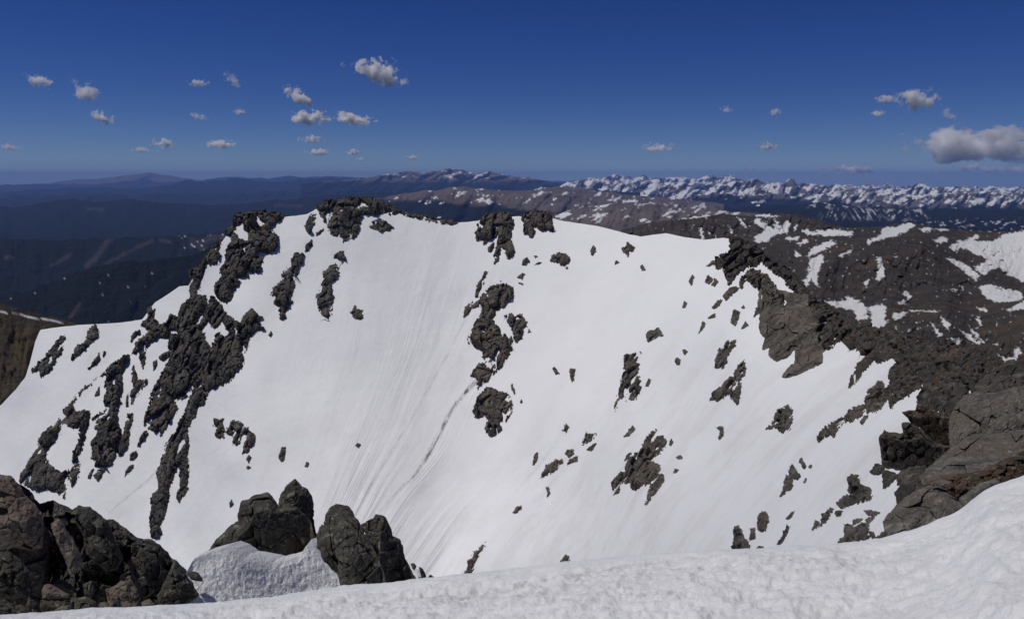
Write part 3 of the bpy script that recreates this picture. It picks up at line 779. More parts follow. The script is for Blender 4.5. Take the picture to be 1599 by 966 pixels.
MAIN_ROCKS = [
    # tile, outline, material, label, height, holes
    ('A', "1095,300 1100,262 1150,250 1215,240 1290,248 1330,265 1290,300 1270,320 1300,370 1300,400 1280,430 1245,440 1235,470 1215,520 1180,530 1170,505 1150,510 1160,545 1110,550 1130,575 1090,600 1090,640 1060,670 1030,650 1010,610 1010,580 1040,560 1035,510 1060,470 1060,400 1085,380 1060,330",
     M_CLIFF, "broad dark crag capping the top of the steep left buttress", 9, ["1095,310 1130,300 1165,340 1160,375 1115,370 1100,340", "1205,260 1240,300 1215,320 1195,290"]),
    ('A', "1010,400 1035,370 1025,420 1035,460 1020,490 975,480 960,520 940,560 940,600 910,640 960,640 965,670 945,710 900,770 890,740 885,690 895,640 885,600 900,560 890,520 930,500 960,460 990,420",
     M_CLIFF, "dark stepped rock edge along the skyline of the left buttress above the forest", 7, []),
    ('A', "700,690 725,700 720,740 745,770 790,760 800,720 830,735 800,790 790,830 740,830 700,860 650,900 615,910 612,850 620,820 650,800 680,820 690,790 665,770 690,740",
     M_CLIFF, "black overhanging rock step under a rounded snow cap at the foot of the left skyline", 9, []),
    ('D', "970,20 1000,-45 1040,-10 1060,30 1110,70 1095,100 1140,240 1130,280 1095,310 1060,350 1000,380 970,420 930,470 910,520 880,570 880,660 880,740 880,860 850,890 840,915 835,870 850,830 850,750 860,720 830,740 810,800 790,850 790,910 770,985 745,1075 705,1075 710,890 740,830 735,770 770,690 790,620 830,580 870,500 890,440 920,350 960,290 990,200 1020,130 1060,110 1050,60 1000,100 975,60",
     M_CLIFF, "long dark rock spur running from the left buttress down to a forked tail", 8, []),
    ('D', "800,250 800,200 790,170 800,130 840,130 870,180 900,160 950,150 990,180 985,260 930,330 880,400 850,430 810,420 830,470 800,540 755,595 745,560 720,585 695,570 680,550 685,500 710,450 710,400 740,350 760,300",
     M_CLIFF, "wide dark rock wall beside the long spur with a pointed lower end", 9, []),
    ('A', "800,790 860,690 890,660 960,640 965,680 940,720 900,780 940,770 960,720 975,690 990,720 940,800 960,830 930,860 880,880 850,850 830,800",
     M_CLIFF, "jagged rock pieces with snow between them below the left skyline edge", 6, []),
    ('A', "1060,880 1070,830 1110,760 1180,700 1225,735 1200,760 1235,790 1190,800 1165,840 1155,880 1140,850 1140,800 1165,770 1135,800 1130,850 1135,920 1130,960 1095,940 1080,900",
     M_CLIFF, "hook shaped rock rib on the snow right of the long left spur", 6, []),
    ('D', "150,305 180,260 210,240 265,160 285,138 308,140 300,180 270,230 240,290 195,325 180,295", M_CLIFF, "slanting rock strip on the snow slope beside the brown tundra hill", 4, []),
    ('D', "335,240 350,195 400,160 410,120 440,85 458,85 455,140 400,190 370,220", M_CLIFF, "narrow rock strip hanging from the low snow crest at far left", 4, []),
    ('D', "415,285 440,250 470,215 495,208 470,240 440,270", M_CLIFF, "small slanting rock patch below the low snow crest", None, []),
    ('D', "495,300 520,270 570,250 600,220 608,235 580,270 575,310 570,370 560,430 555,460 540,500 550,540 565,590 545,640 540,690 520,735 490,745 450,740 450,720 430,700 430,640 460,590 440,560 440,520 480,490 500,470 490,440 500,400 495,350",
     M_CLIFF, "tall upright rock rib with a pinched waist left of the long spur", 8, ["525,330 542,330 532,392"]),
    ('D', "625,270 635,310 640,345 685,340 690,350 650,400 625,430 615,460 612,400 618,340", M_CLIFF, "L shaped rock fin in the snow gully left of the dark wall", 5, []),
    ('D', "650,210 685,205 680,250 670,290 660,260", M_CLIFF, "short rock tooth above the L shaped fin", None, []),
    ('D', "718,255 735,245 735,270 718,295", M_CLIFF, None, None, []),
    ('D', "745,230 790,205 800,215 765,250 748,245", M_CLIFF, None, None, []),
    ('D', "600,400 600,460 590,465 592,420", M_CLIFF, None, None, []),
    ('D', "600,500 622,498 615,540 605,600 600,650 570,700 555,695 565,640 580,590 590,540", M_CLIFF, "slim upright rock blade between the pinched rib and the long spur", 5, []),
    ('D', "605,720 615,680 640,670 645,690 630,710", M_CLIFF, None, None, []),
    ('D', "580,800 590,760 610,740 628,735 610,770", M_CLIFF, None, None, []),
    ('D', "645,650 660,600 685,575 695,590 670,620 655,645", M_CLIFF, None, None, []),
    ('D', "455,390 468,362 465,410 445,412", M_CLIFF, None, None, []),
    ('D', "410,800 430,755 442,755 425,800", M_CLIFF, None, None, []),
    ('D', "440,790 460,760 498,745 495,765 455,812", M_CLIFF, None, None, []),
    ('D', "285,510 300,475 330,460 360,490 390,482 418,492 410,530 400,580 385,630 380,690 360,700 380,740 365,790 345,850 325,835 312,800 330,750 345,710 360,650 380,590 380,550 340,560 310,555 285,545 280,570 250,620 215,670 210,710 235,740 290,770 310,770 300,800 315,860 300,895 260,870 230,850 180,860 120,830 90,815 100,780 150,700 180,640 235,560 260,545",
     M_CLIFF, "arched rock rib with two long legs around a snow panel at lower left", 7, ["148,800 130,825 150,760 165,740"]),
    ('D', "330,455 345,420 380,385 410,365 440,335 485,303 490,308 450,330 415,362 385,392 352,430 340,458", M_CLIFF, "thin curved rock line climbing from the arched rib", 1.5, []),
    ('D', "1010,560 1015,530 1060,522 1100,525 1140,545 1170,580 1195,600 1190,640 1165,680 1140,680 1145,640 1155,600 1135,600 1125,645 1095,640 1080,600 1050,580 1045,610 1015,605",
     M_OUT, "hooked grey rock band standing alone on the snow right of the long spur", 6, []),
    ('D', "1305,700 1320,655 1335,655 1332,695 1320,718", M_OUT, None, None, []),
    ('D', "1155,705 1168,690 1178,700 1165,728", M_OUT, None, None, []),
    ('D', "1155,748 1163,740 1172,748 1160,756", M_OUT, None, None, []),
    ('D', "1425,745 1435,720 1447,730 1440,748", M_OUT, None, None, []),
    ('D', "1075,915 1085,898 1092,920 1078,935", M_OUT, None, None, []),
    ('D', "1260,130 1270,110 1278,125 1268,140", M_OUT, None, None, []),
    ('A', "1280,600 1320,560 1350,480 1390,435 1420,440 1420,480 1395,500 1390,560 1370,620 1365,660 1335,700 1335,735 1315,740 1310,700 1320,680 1285,670 1300,640 1275,630",
     M_CLIFF, "ragged vertical rock rib on the upper snow face below the left crag", 6, []),
    ('A', "1430,400 1460,375 1465,395 1440,430 1430,430", M_CLIFF, None, None, []),
    ('A', "1480,340 1520,320 1500,345 1482,358", M_CLIFF, None, None, []),
    ('A', "1440,330 1430,310 1450,270 1480,225 1500,215 1530,195 1570,188 1580,200 1550,230 1525,260 1520,290 1510,270 1490,240 1470,300 1450,340", M_CLIFF, "forked rock strip hanging from the ridge left of the dark dome", 5, []),
    ('P', "512,345 520,330 526,316 534,311 560,308 590,314 610,321 625,332 600,333 582,337 566,333 560,340 562,360 550,372 535,378 530,372 515,365", M_CLIFF, "dark dome of rock forming the highest point of the snow ridge", 7, []),
    ('P', "495,462 500,450 507,430 505,425 517,412 522,400 535,393 541,405 530,415 528,430 517,445 519,475 512,500 504,498 500,490 497,470", M_CLIFF, "ragged rock strip on the upper snow face below the dark dome", 5, []),
    ('P', "622,331 645,336 665,338 690,344 714,347.5 714,350.5 690,349 662,343 640,339", M_CLIFF, "thin dark line of scree along the ridge between the dome and the crags", 2.5, []),
    ('B', "135,310 140,290 175,275 215,290 245,315 225,330 190,335 155,325", M_CLIFF, "low lens shaped rock on the snow just right of the dark dome", 3.5, []),
    ('B', "622,340 640,300 670,262 710,255 740,252 790,250 805,265 808,310 795,340 800,370 815,430 780,460 770,420 750,415 735,450 720,445 730,400 735,365 700,370 670,400 660,385 640,375",
     M_OUT, "larger grey crag of the pair on the middle of the ridge, with two long toes", 9, []),
    ('B', "690,430 685,415 715,385 718,410 700,432", M_OUT, None, None, []),
    ('B', "845,260 880,245 950,245 985,260 985,300 1000,340 960,330 930,330 905,310 905,340 890,360 865,345 855,310", M_OUT, "smaller square grey crag of the pair on the middle of the ridge", 8, []),
    ('B', "715,485 720,460 742,455 738,475", M_OUT, None, None, []),
    ('B', "845,490 850,465 870,458 882,475 868,495", M_OUT, None, None, []),
    ('B', "905,492 920,478 938,480 920,490", M_OUT, None, None, []),
    ('B', "978,470 990,440 1020,435 1060,445 1072,470 1050,490 1030,495 1020,480 990,480", M_OUT, "clump of small dark blocks on the snow below the ridge crags", 4, []),
    ('B', "1170,420 1180,402 1195,410 1192,430 1175,447 1168,440", M_OUT, None, None, []),
    ('B', "1313,415 1335,405 1340,382 1375,410 1365,428 1350,430 1345,455 1325,435", M_OUT, "leaning three cornered rock on the upper right snow face", 4, []),
    ('B', "1280,480 1290,467 1302,480 1285,492", M_OUT, None, None, []),
    ('B', "1400,500 1410,487 1425,515 1410,522", M_OUT, None, None, []),
    ('B', "900,450 912,447 922,454 908,457", M_OUT, None, None, []),
    ('B', "740,570 746,560 752,572", M_OUT, None, None, []),
    ('B', "1052,505 1058,498 1063,508 1055,512", M_OUT, None, None, []),
    ('B', "630,640 630,610 650,560 670,525 690,522 665,560 655,600 640,635", M_OUT, "narrow slanting rock sliver above the central rock rib", None, []),
    ('B', "570,740 580,690 600,672 640,655 655,650 640,685 610,700 595,725", M_OUT, "slanting rock step on the left flank of the central rock rib", 4, []),
    ('B', "690,605 720,590 760,580 790,600 812,600 812,640 790,660 760,690 720,715 705,745 735,790 770,830 800,830 800,880 780,920 770,930 730,990 700,1020 690,1045 660,1040 640,1090 635,1070 640,1030 612,1010 625,980 640,955 655,930 660,890 625,870 600,860 600,830 620,780 640,750 660,710 650,670 660,630",
     M_OUT, "tall central rock rib standing out in the middle of the snow bowl", 9, ["665,945 710,955 700,980 680,965"]),
    ('B', "765,730 795,718 820,735 840,720 870,760 865,785 850,800 845,830 825,850 805,830 795,790", M_OUT, "blocky rock leaning against the right side of the central rib", 6, []),
    ('B', "875,810 878,790 888,805", M_OUT, None, None, []),
    ('B', "45,715 65,680 75,700 100,700 95,740 75,750 60,740", M_OUT, "small splayed rock alone on the open snow face left of the central rib", 3, []),
    ('B', "820,550 850,530 865,535 845,555", M_OUT, None, None, []),
    ('B', "830,575 855,578 850,588", M_OUT, None, None, []),
    ('B', "1430,830 1435,800 1490,790 1505,820 1470,835 1440,860", M_OUT, "squat pale grey rock on the snow above the split fin", 4, []),
    ('E', "1325,270 1335,218 1370,218 1398,215 1390,240 1375,260 1395,265 1385,310 1405,350 1400,390 1375,430 1345,435 1325,455 1325,420 1300,440 1280,478 1285,445 1300,400 1315,340 1330,300",
     M_OUT, "tall split rock fin leaning on the right snow slope", 7, []),
    ('E', "620,490 640,420 690,370 740,395 780,405 800,440 800,490 770,530 745,540 745,570 720,600 690,600 680,570 690,530 680,505 650,520 625,510", M_OUT, "heart shaped rock below the foot of the central rib", 8, []),
    ('E', "990,285 1000,278 1020,310 1005,313", M_OUT, None, None, []),
    ('E', "1070,300 1075,287 1095,290 1090,340 1080,345 1075,325", M_OUT, None, None, []),
    ('E', "1035,575 1055,545 1065,560 1055,585", M_OUT, None, None, []),
    ('E', "935,798 960,740 1010,710 1020,725 1010,760 970,785", M_OUT, "wedge shaped grey rock low on the right snow slope", 4, []),
    ('E', "1015,720 1035,708 1040,730 1020,738", M_OUT, None, None, []),
    ('E', "895,740 905,690 917,680 920,705 905,735", M_OUT, None, None, []),
    ('E', "1060,735 1070,710 1110,695 1105,720", M_OUT, None, None, []),
    ('E', "1050,685 1060,668 1085,665 1090,690 1065,702", M_OUT, None, None, []),
    ('E', "1130,650 1130,625 1150,590 1195,590 1195,600 1160,630", M_OUT, None, None, []),
    ('E', "1150,665 1180,640 1195,635 1170,670", M_OUT, None, None, []),
    ('E', "1325,605 1345,575 1365,555 1375,570 1345,600", M_OUT, None, None, []),
    ('E', "1275,875 1273,830 1285,800 1335,770 1350,720 1390,680 1430,620 1475,575 1450,620 1445,650 1490,615 1510,600 1520,640 1500,670 1465,700 1455,715 1490,740 1490,790 1455,810 1420,830 1380,855 1360,845 1360,810 1340,820 1315,830 1300,870",
     M_OUT, "large broken rock cluster in the middle of the right snow slope", 8, []),
    ('E', "1425,925 1440,880 1450,830 1515,775 1510,810 1470,860 1440,910", M_OUT, "slanting rock shard below the large broken cluster", 4, []),
    ('E', "1325,720 1340,685 1360,680 1345,710", M_OUT, None, None, []),
    ('E', "1555,775 1565,755 1580,760 1570,772", M_OUT, None, None, []),
    ('E', "955,840 970,840 978,870 965,890 968,870", M_OUT, None, None, []),
    ('E', "805,960 815,940 850,920 840,945 820,966", M_OUT, None, None, []),
    ('E', "1425,370 1440,335 1450,340 1440,370", M_OUT, None, None, []),
    ('E', "1537,640 1545,615 1555,630 1545,648", M_OUT, None, None, []),
    ('E', "1563,250 1570,232 1587,245 1585,268 1570,268", M_OUT, None, None, []),
    ('E', "65,645 75,632 90,640 80,655", M_OUT, None, None, []),
    ('E', "795,365 800,358 810,385 812,405 800,385", M_OUT, None, None, []),
    ('E', "838,440 844,428 850,442 842,448", M_OUT, None, None, []),
    ('E', "1570,700 1590,690 1599,705 1580,712", M_OUT, None, None, []),
    ('F', "150,280 155,240 170,200 190,195 215,160 245,155 245,180 225,200 210,230 205,260 190,290", M_OUT, "crooked rock clump on the snow below left of the pale cliff", 5, []),
    ('F', "240,330 250,290 290,240 297,290 290,320 265,345", M_OUT, "pointed upright rock above a broad triangular rock on the right slope", 5, []),
    ('F', "135,430 160,390 210,340 235,330 265,345 275,380 260,450 235,435 220,405 190,425 165,440", M_OUT, "broad triangular rock on the right snow slope", 5, []),
    ('F', "395,570 420,550 445,490 495,455 520,505 500,570 465,580 440,565", M_OUT, "shield shaped grey rock alone on the smooth right snow slope", 6, []),
    ('F', "155,562 190,558 192,600 172,618 168,606 180,580", M_OUT, None, None, []),
    ('F', "640,625 645,580 700,545 745,525 780,510 820,470 855,455 850,490 820,520 770,535 735,560 710,600 670,605", M_OUT, "low line of rocks running down the snow from the dark boulder ridge", 6, []),
    ('F', "855,450 870,400 910,370 920,345 935,350 945,380 985,360 980,400 945,450 930,470 895,490 870,490", M_OUT, "upright knobbly rock where the low rock line meets the dark boulder ridge", 8, []),
    ('F', "830,540 850,510 868,505 845,550", M_OUT, None, None, []),
    ('F', "545,720 555,700 580,745 570,760", M_OUT, None, None, []),
    ('F', "497,770 515,735 550,790 540,805 505,800", M_OUT, "pointed brown rock atop a dark stub on the lower right snow", 4, []),
    ('F', "455,885 475,840 485,780 515,805 512,850 480,860", M_OUT, "dark stub of rock under a pointed brown rock on the lower right snow", 4, []),
    ('F', "780,860 778,800 800,785 820,790 840,840 880,850 885,890 850,915 810,915 785,885", M_OUT, "stout boot shaped rock standing on the snow above the front slab", 8, []),
    ('F', "720,920 745,895 770,875 800,890 810,915 770,930 745,945", M_OUT, "low broken rock at the foot of the boot shaped rock", 4, []),
    ('F', "590,745 603,735 608,745 598,752", M_OUT, None, None, []),
    ('F', "565,815 580,800 578,815 568,822", M_OUT, None, None, []),
    ('C', "30,570 45,535 55,545 40,585", M_OUT, None, None, []),
    ('C', "105,570 120,540 140,560 125,580", M_OUT, None, None, []),
    ('C', "135,585 150,555 165,570 150,590", M_OUT, None, None, []),
    ('C', "190,640 215,610 240,595 265,600 240,625 205,655", M_OUT, None, None, []),
    ('C', "140,690 165,660 185,655 160,690 145,700", M_OUT, None, None, []),
    ('C', "225,760 240,700 268,710 260,740 245,775", M_OUT, None, None, []),
    ('C', "330,740 345,690 365,690 360,715", M_OUT, None, None, []),
    ('C', "278,790 295,755 310,775", M_OUT, None, None, []),
    ('C', "118,740 150,718 150,735", M_OUT, None, None, []),
    ('C', "75,810 95,755 105,765 95,790", M_OUT, None, None, []),
    ('C', "275,690 285,680 292,690 282,696", M_OUT, None, None, []),
    ('C', "0,690 8,660 20,670 12,690", M_OUT, None, None, []),
    ('C', "0,890 10,885 22,895 10,910", M_OUT, None, None, []),
    ('C', "112,495 130,480 145,470 150,485 125,500", M_OUT, None, None, []),
    ('J', "70,345 90,290 105,300 100,330", M_OUT, None, None, []),
    ('J', "105,470 130,440 152,425 140,455 118,475", M_OUT, None, None, []),
    ('J', "60,615 85,555 110,505 127,515 115,545 98,575 85,605", M_OUT, "slim chain of rocks stepping down the snow near the white rim", 4, []),
    ('J', "255,535 272,480 300,495 310,455 345,430 368,410 370,430 345,470 300,515 270,525", M_OUT, "short chain of brown rocks on the snow below the boot shaped rock", 5, []),
    ('J', "485,505 485,480 510,470 540,472 515,495", M_OUT, None, None, []),
    ('J', "380,440 400,425 425,425 410,455 392,460", M_OUT, None, None, []),
    ('P', "723,898 728,885 737,868 745,860 752,852 757,846 756,857 748,866 741,878 735,898", M_OUT, "forked rock sliver rising just behind the white rim near the centre", 5, []),
    ('P', "873,882 878,872 884,866 889,868 889,884", M_OUT, "small rounded rock tip peeking over the white rim", 4, []),
    ('P', "1145,860 1148,828 1153,820 1158,832 1165,842 1171,852 1168,862", M_OUT, "dark pointed rock rising behind the white rim", 7, []),
    ('P', "1183,826 1184,806 1190,798 1198,800 1200,815 1195,828 1188,831", M_OUT, "rounded dark rock beside the pointed one behind the white rim", 6, []),
    ('P', "1171,843 1172,825 1179,824 1180,840", M_OUT, None, None, []),
    ('P', "1180,857 1184,852 1192,853 1192,860", M_OUT, None, None, []),
]
# the pale cliff and the dark ridge on the right
CLIFF = [
    ('C', "225,362 265,372 330,402 380,432 420,472 480,502 530,552 575,605 560,640 520,620 470,560 420,520 370,480 340,500 300,500 250,540 220,580 200,550 195,500 155,510 160,470 190,440 215,430 225,400",
     M_TALUS, "slanting dark rock crest rising from the right snow slope to a shaggy point", 12, []),
    ('C', "270,590 280,550 320,530 350,520 400,540 440,600 480,640 470,700 430,720 390,680 365,620 350,600 300,570 275,600", M_OUT, "rough brown rock shelf between the shaggy crest and the pale cliff", 10, []),
    ('C', "590,640 640,655 700,700 740,720 790,760 795,800 770,840 720,855 680,890 640,860 600,760", M_TALUS, "black shadowed rocks tucked behind the pale cliff", 8, []),
]
ANCHOR = [(395, 400, "the broad crag of the left buttress"), (270, 590, "the dark rock wall beside the long spur"), (205, 590, "the L shaped rock fin"), (165, 640, "the pinched upright rib"), (110, 700, "the arched two legged rib"),
          (265, 720, "the forked tail of the long spur"), (368, 680, "the hooked grey rock band"), (450, 440, "the ragged vertical rib"), (512, 440, "the ragged strip under the dome"), (535, 340, "the dark dome"), (560, 490, "the small splayed rock"),
          (770, 370, "the larger ridge crag"), (840, 350, "the smaller square ridge crag"), (875, 405, "the clump of small dark blocks"), (765, 500, "the tall central rib"), (770, 635, "the heart shaped rock"), (980, 390, "the leaning three cornered rock"),
          (1020, 523, "the squat pale rock"), (985, 590, "the tall split fin"), (860, 730, "the wedge shaped rock"), (1000, 720, "the large broken cluster"), (1025, 770, "the slanting shard"), (1135, 560, "the crooked clump"), (1145, 610, "the broad triangular rock"),
          (1220, 655, "the shield shaped rock"), (1170, 400, "the shaggy crest"), (1240, 520, "the pale brown cliff"), (1330, 645, "the low line of rocks"), (1235, 740, "the pointed brown rock"), (1345, 765, "the boot shaped rock"), (1225, 830, "the slim rock chain"),
          (1160, 840, "the pointed rock behind the rim")]
seen_labels = {}


def small_label(pts, cx, cy):
    a = np.asarray(pts); w, h = np.ptp(a[:, 0]), np.ptp(a[:, 1])
    size = math.sqrt(w * h)
    sz = "tiny" if size < 5.5 else ("small" if size < 9.5 else "fair sized")
    q = a - a.mean(0); cov = q.T @ q; ev, vec = np.linalg.eigh(cov)
    if ev[1] < 2.6 * ev[0]:
        sh = "blocky"
    else:
        sh = "slanting" if 0.35 < abs(vec[1, 1]) < 0.93 else ("upright" if abs(vec[1, 1]) >= .93 else "flat")
    ax, ay, nm = min(ANCHOR, key=lambda k_: (k_[0] - cx) ** 2 + (k_[1] - cy) ** 2)
    rel = "below" if cy - ay > 14 else ("above" if cy - ay < -14 else "beside")
    lab = "%s %s rock in the snow %s %s" % (sz, sh, rel, nm)
    return lab, "rocks near " + nm.replace("the ", "", 1)


for k, (tl, tx, mat, lab, hh, hol) in enumerate(MAIN_ROCKS + CLIFF):
    pts = trace(tl, tx)
    cx = sum(p[0] for p in pts) / len(pts); cyy = sum(p[1] for p in pts) / len(pts)
    grp = None
    if lab is None:
        lab, grp = small_label(pts, cx, cyy)
    big = len(tx) > 60
    outcrop(pts, lab, grp, "rock_outcrop" if big else "rock", hh, mat, [trace(tl, q) for q in hol], seed=k,
            step=(0.75 if k >= len(MAIN_ROCKS) else None), cell=(20 if k >= len(MAIN_ROCKS) + 1 else None))
# ------------------------------------------------------------------ the dark boulder ridge on the right
RIDGE = [
    ('I', "470,235 500,180 455,160 470,130 520,108 600,118 640,130 650,118 690,112 740,155 830,170 830,200 760,230 740,290 700,290 630,315 600,290 620,230 560,235 500,238", M_TALUS, "brown blocky rocks at the upper end of the dark boulder ridge", 12),
    ('I', "460,445 480,390 510,330 560,280 600,240 630,225 610,290 570,330 520,390 490,440", M_TALUS, "long rock finger reaching down the snow from the brown blocky rocks", 5),
    ('I', "740,155 830,165 900,185 1000,215 1080,230 1160,245 1240,270 1320,315 1280,345 1230,390 1180,430 1150,455 1140,420 1110,380 1080,325 1000,300 900,330 800,345 700,360 740,310 800,290 730,260", M_TALUS, "upper part of the dark boulder ridge with two black hollows", 14),
    ('I', "700,350 800,340 900,330 1000,300 1080,325 1085,380 1120,440 1190,470 1150,560 1110,620 1080,680 950,590 880,560 850,540 880,455 850,465 800,500 740,530 700,572 690,540 720,500 695,460 690,380", M_TALUS, "middle part of the dark boulder ridge with a rusty corner above the snow tongue", 14),
    ('I', "755,590 830,580 850,540 880,550 950,590 1080,640 1100,760 1060,830 940,770 860,680 820,660 780,620", M_RUST, "rust coloured ledge overhanging the snow tongue", 14),
    ('I', "630,740 660,690 690,710 760,705 765,655 800,650 860,680 940,760 1060,800 1020,890 900,960 760,930 650,905 640,810", M_TALUS, "big dark block with a steep cracked side facing the snow", 16),
    ('I', "580,935 610,890 640,885 665,912 650,945 600,950", M_TALUS, "rounded rock on the snow at the corner of the big dark block", 6),
    ('J', "655,190 690,205 730,215 735,240 680,285 655,300", M_TALUS, "dark wedge of rock above a snow notch below the big dark block", 6),
    ('J', "740,230 760,210 800,225 840,240 860,265 810,310 775,330 735,270", M_TALUS, "rough dark rock in the notch beside the front slab", 7),
    ('J', "440,510 460,505 500,520 540,500 570,510 570,560 600,555 612,580 440,605 405,610 410,590 440,575", M_OUT, "cluster of brown rocks at the snow rim beside the front slab", 7),
    ('J', "545,425 580,420 632,437 600,460 570,450", M_OUT, "flat rock plate tilted on the snow left of the front slab", 3),
    ('J', "552,480 575,462 605,465 570,502", M_OUT, "small dark rock under the tilted flat plate", 3),
    ('J', "575,540 600,545 612,575 590,582", M_OUT, "small round rock between the brown cluster and the front slab", 3),
    ('J', "612,578 650,545 690,545 695,578 640,592", M_TALUS, "small rough rock at the lower left corner of the front slab", 3),
]

# loose angular blocks lying on that ridge
import bmesh
block_meshes = []
rb = random.Random(4)
for k in range(10):
    bm = bmesh.new()
    for q in range(16):
        v = Vector((rb.uniform(-1, 1), rb.uniform(-.8, .8), rb.uniform(-.62, .62)))
        v *= 1.0 / max(0.75, v.length ** 0.5)
        bm.verts.new(v)
    bmesh.ops.convex_hull(bm, input=bm.verts)
    bmesh.ops.delete(bm, geom=[v for v in bm.verts if not v.link_faces], context='VERTS')
    bmesh.ops.bevel(bm, geom=list(bm.edges), offset=0.05, segments=1, affect='EDGES')
    me = bpy.data.meshes.new("talus_block")
    bm.to_mesh(me); bm.free()
    me.materials.append(M_TALUS if k < 8 else M_RUST)
    block_meshes.append(me)


def scatter(region, n, smin, smax, place, group, seed, lift=6.0):
    rr = random.Random(seed)
    a = np.asarray(region)
    k = 0
    while k < n:
        uu = rr.uniform(a[:, 0].min(), a[:, 0].max()); vv = rr.uniform(a[:, 1].min(), a[:, 1].max())
        if poly_sdf(np.array([uu]), np.array([vv]), region)[0] < 1.0:
            continue
        k += 1
        p = bowl_pos(np.array([uu]), np.array([vv]))[0]
        dist = float(np.linalg.norm(p)); pm = dist / F
        mi = rr.randrange(len(block_meshes))
        o = bpy.data.objects.new("talus_block", block_meshes[mi])
        COL.objects.link(o)
        o.location = Vector(p) * (1 - lift * pm / dist) + Vector((0, 0, lift * .3 * pm))
        sp_ = rr.uniform(smin, smax); sc = sp_ * pm
        tq = (sp_ - smin) / (smax - smin)
        label = "%s angular %sblock %s" % ("small" if tq < .33 else ("middling" if tq < .7 else "large"), "rusty " if mi >= 8 else "dark ", place)
        o.scale = (sc * rr.uniform(.8, 1.4), sc, sc * rr.uniform(.7, 1.1))
        o.rotation_euler = (rr.uniform(-.6, .6), rr.uniform(-.6, .6), rr.uniform(0, 6.28))
        tag(o, label, "rock", group)


scatter(trace('I', "650,130 740,160 900,190 1060,230 1200,260 1310,320 1240,390 1160,440 1120,400 1080,330 1000,310 900,330 800,345 720,350 740,300"), 70, 3, 11,
        "loose on the upper part of the boulder ridge", "blocks on the upper boulder ridge", 3, 15)
scatter(trace('I', "700,360 800,345 1000,310 1080,330 1140,450 1060,560 1000,600 880,550 880,450 800,490 710,560 720,470"), 60, 4, 13,
        "loose on the middle part of the boulder ridge", "blocks on the middle boulder ridge", 5, 16)
scatter(trace('I', "480,225 500,170 470,140 520,115 640,130 690,118 740,160 830,172 900,190 880,220 760,235 700,285 630,300 600,280"), 26, 6, 14,
        "heaped at the upper brown end of the boulder ridge", "blocks at the upper end of the boulder ridge", 9, 12)
scatter(trace('I', "1170,440 1230,385 1290,340 1370,305 1453,275 1520,260 1520,430 1400,450 1300,480 1200,475"), 40, 4, 9,
        "lying above the big rounded slab", "blocks above the big slab", 6, 4)


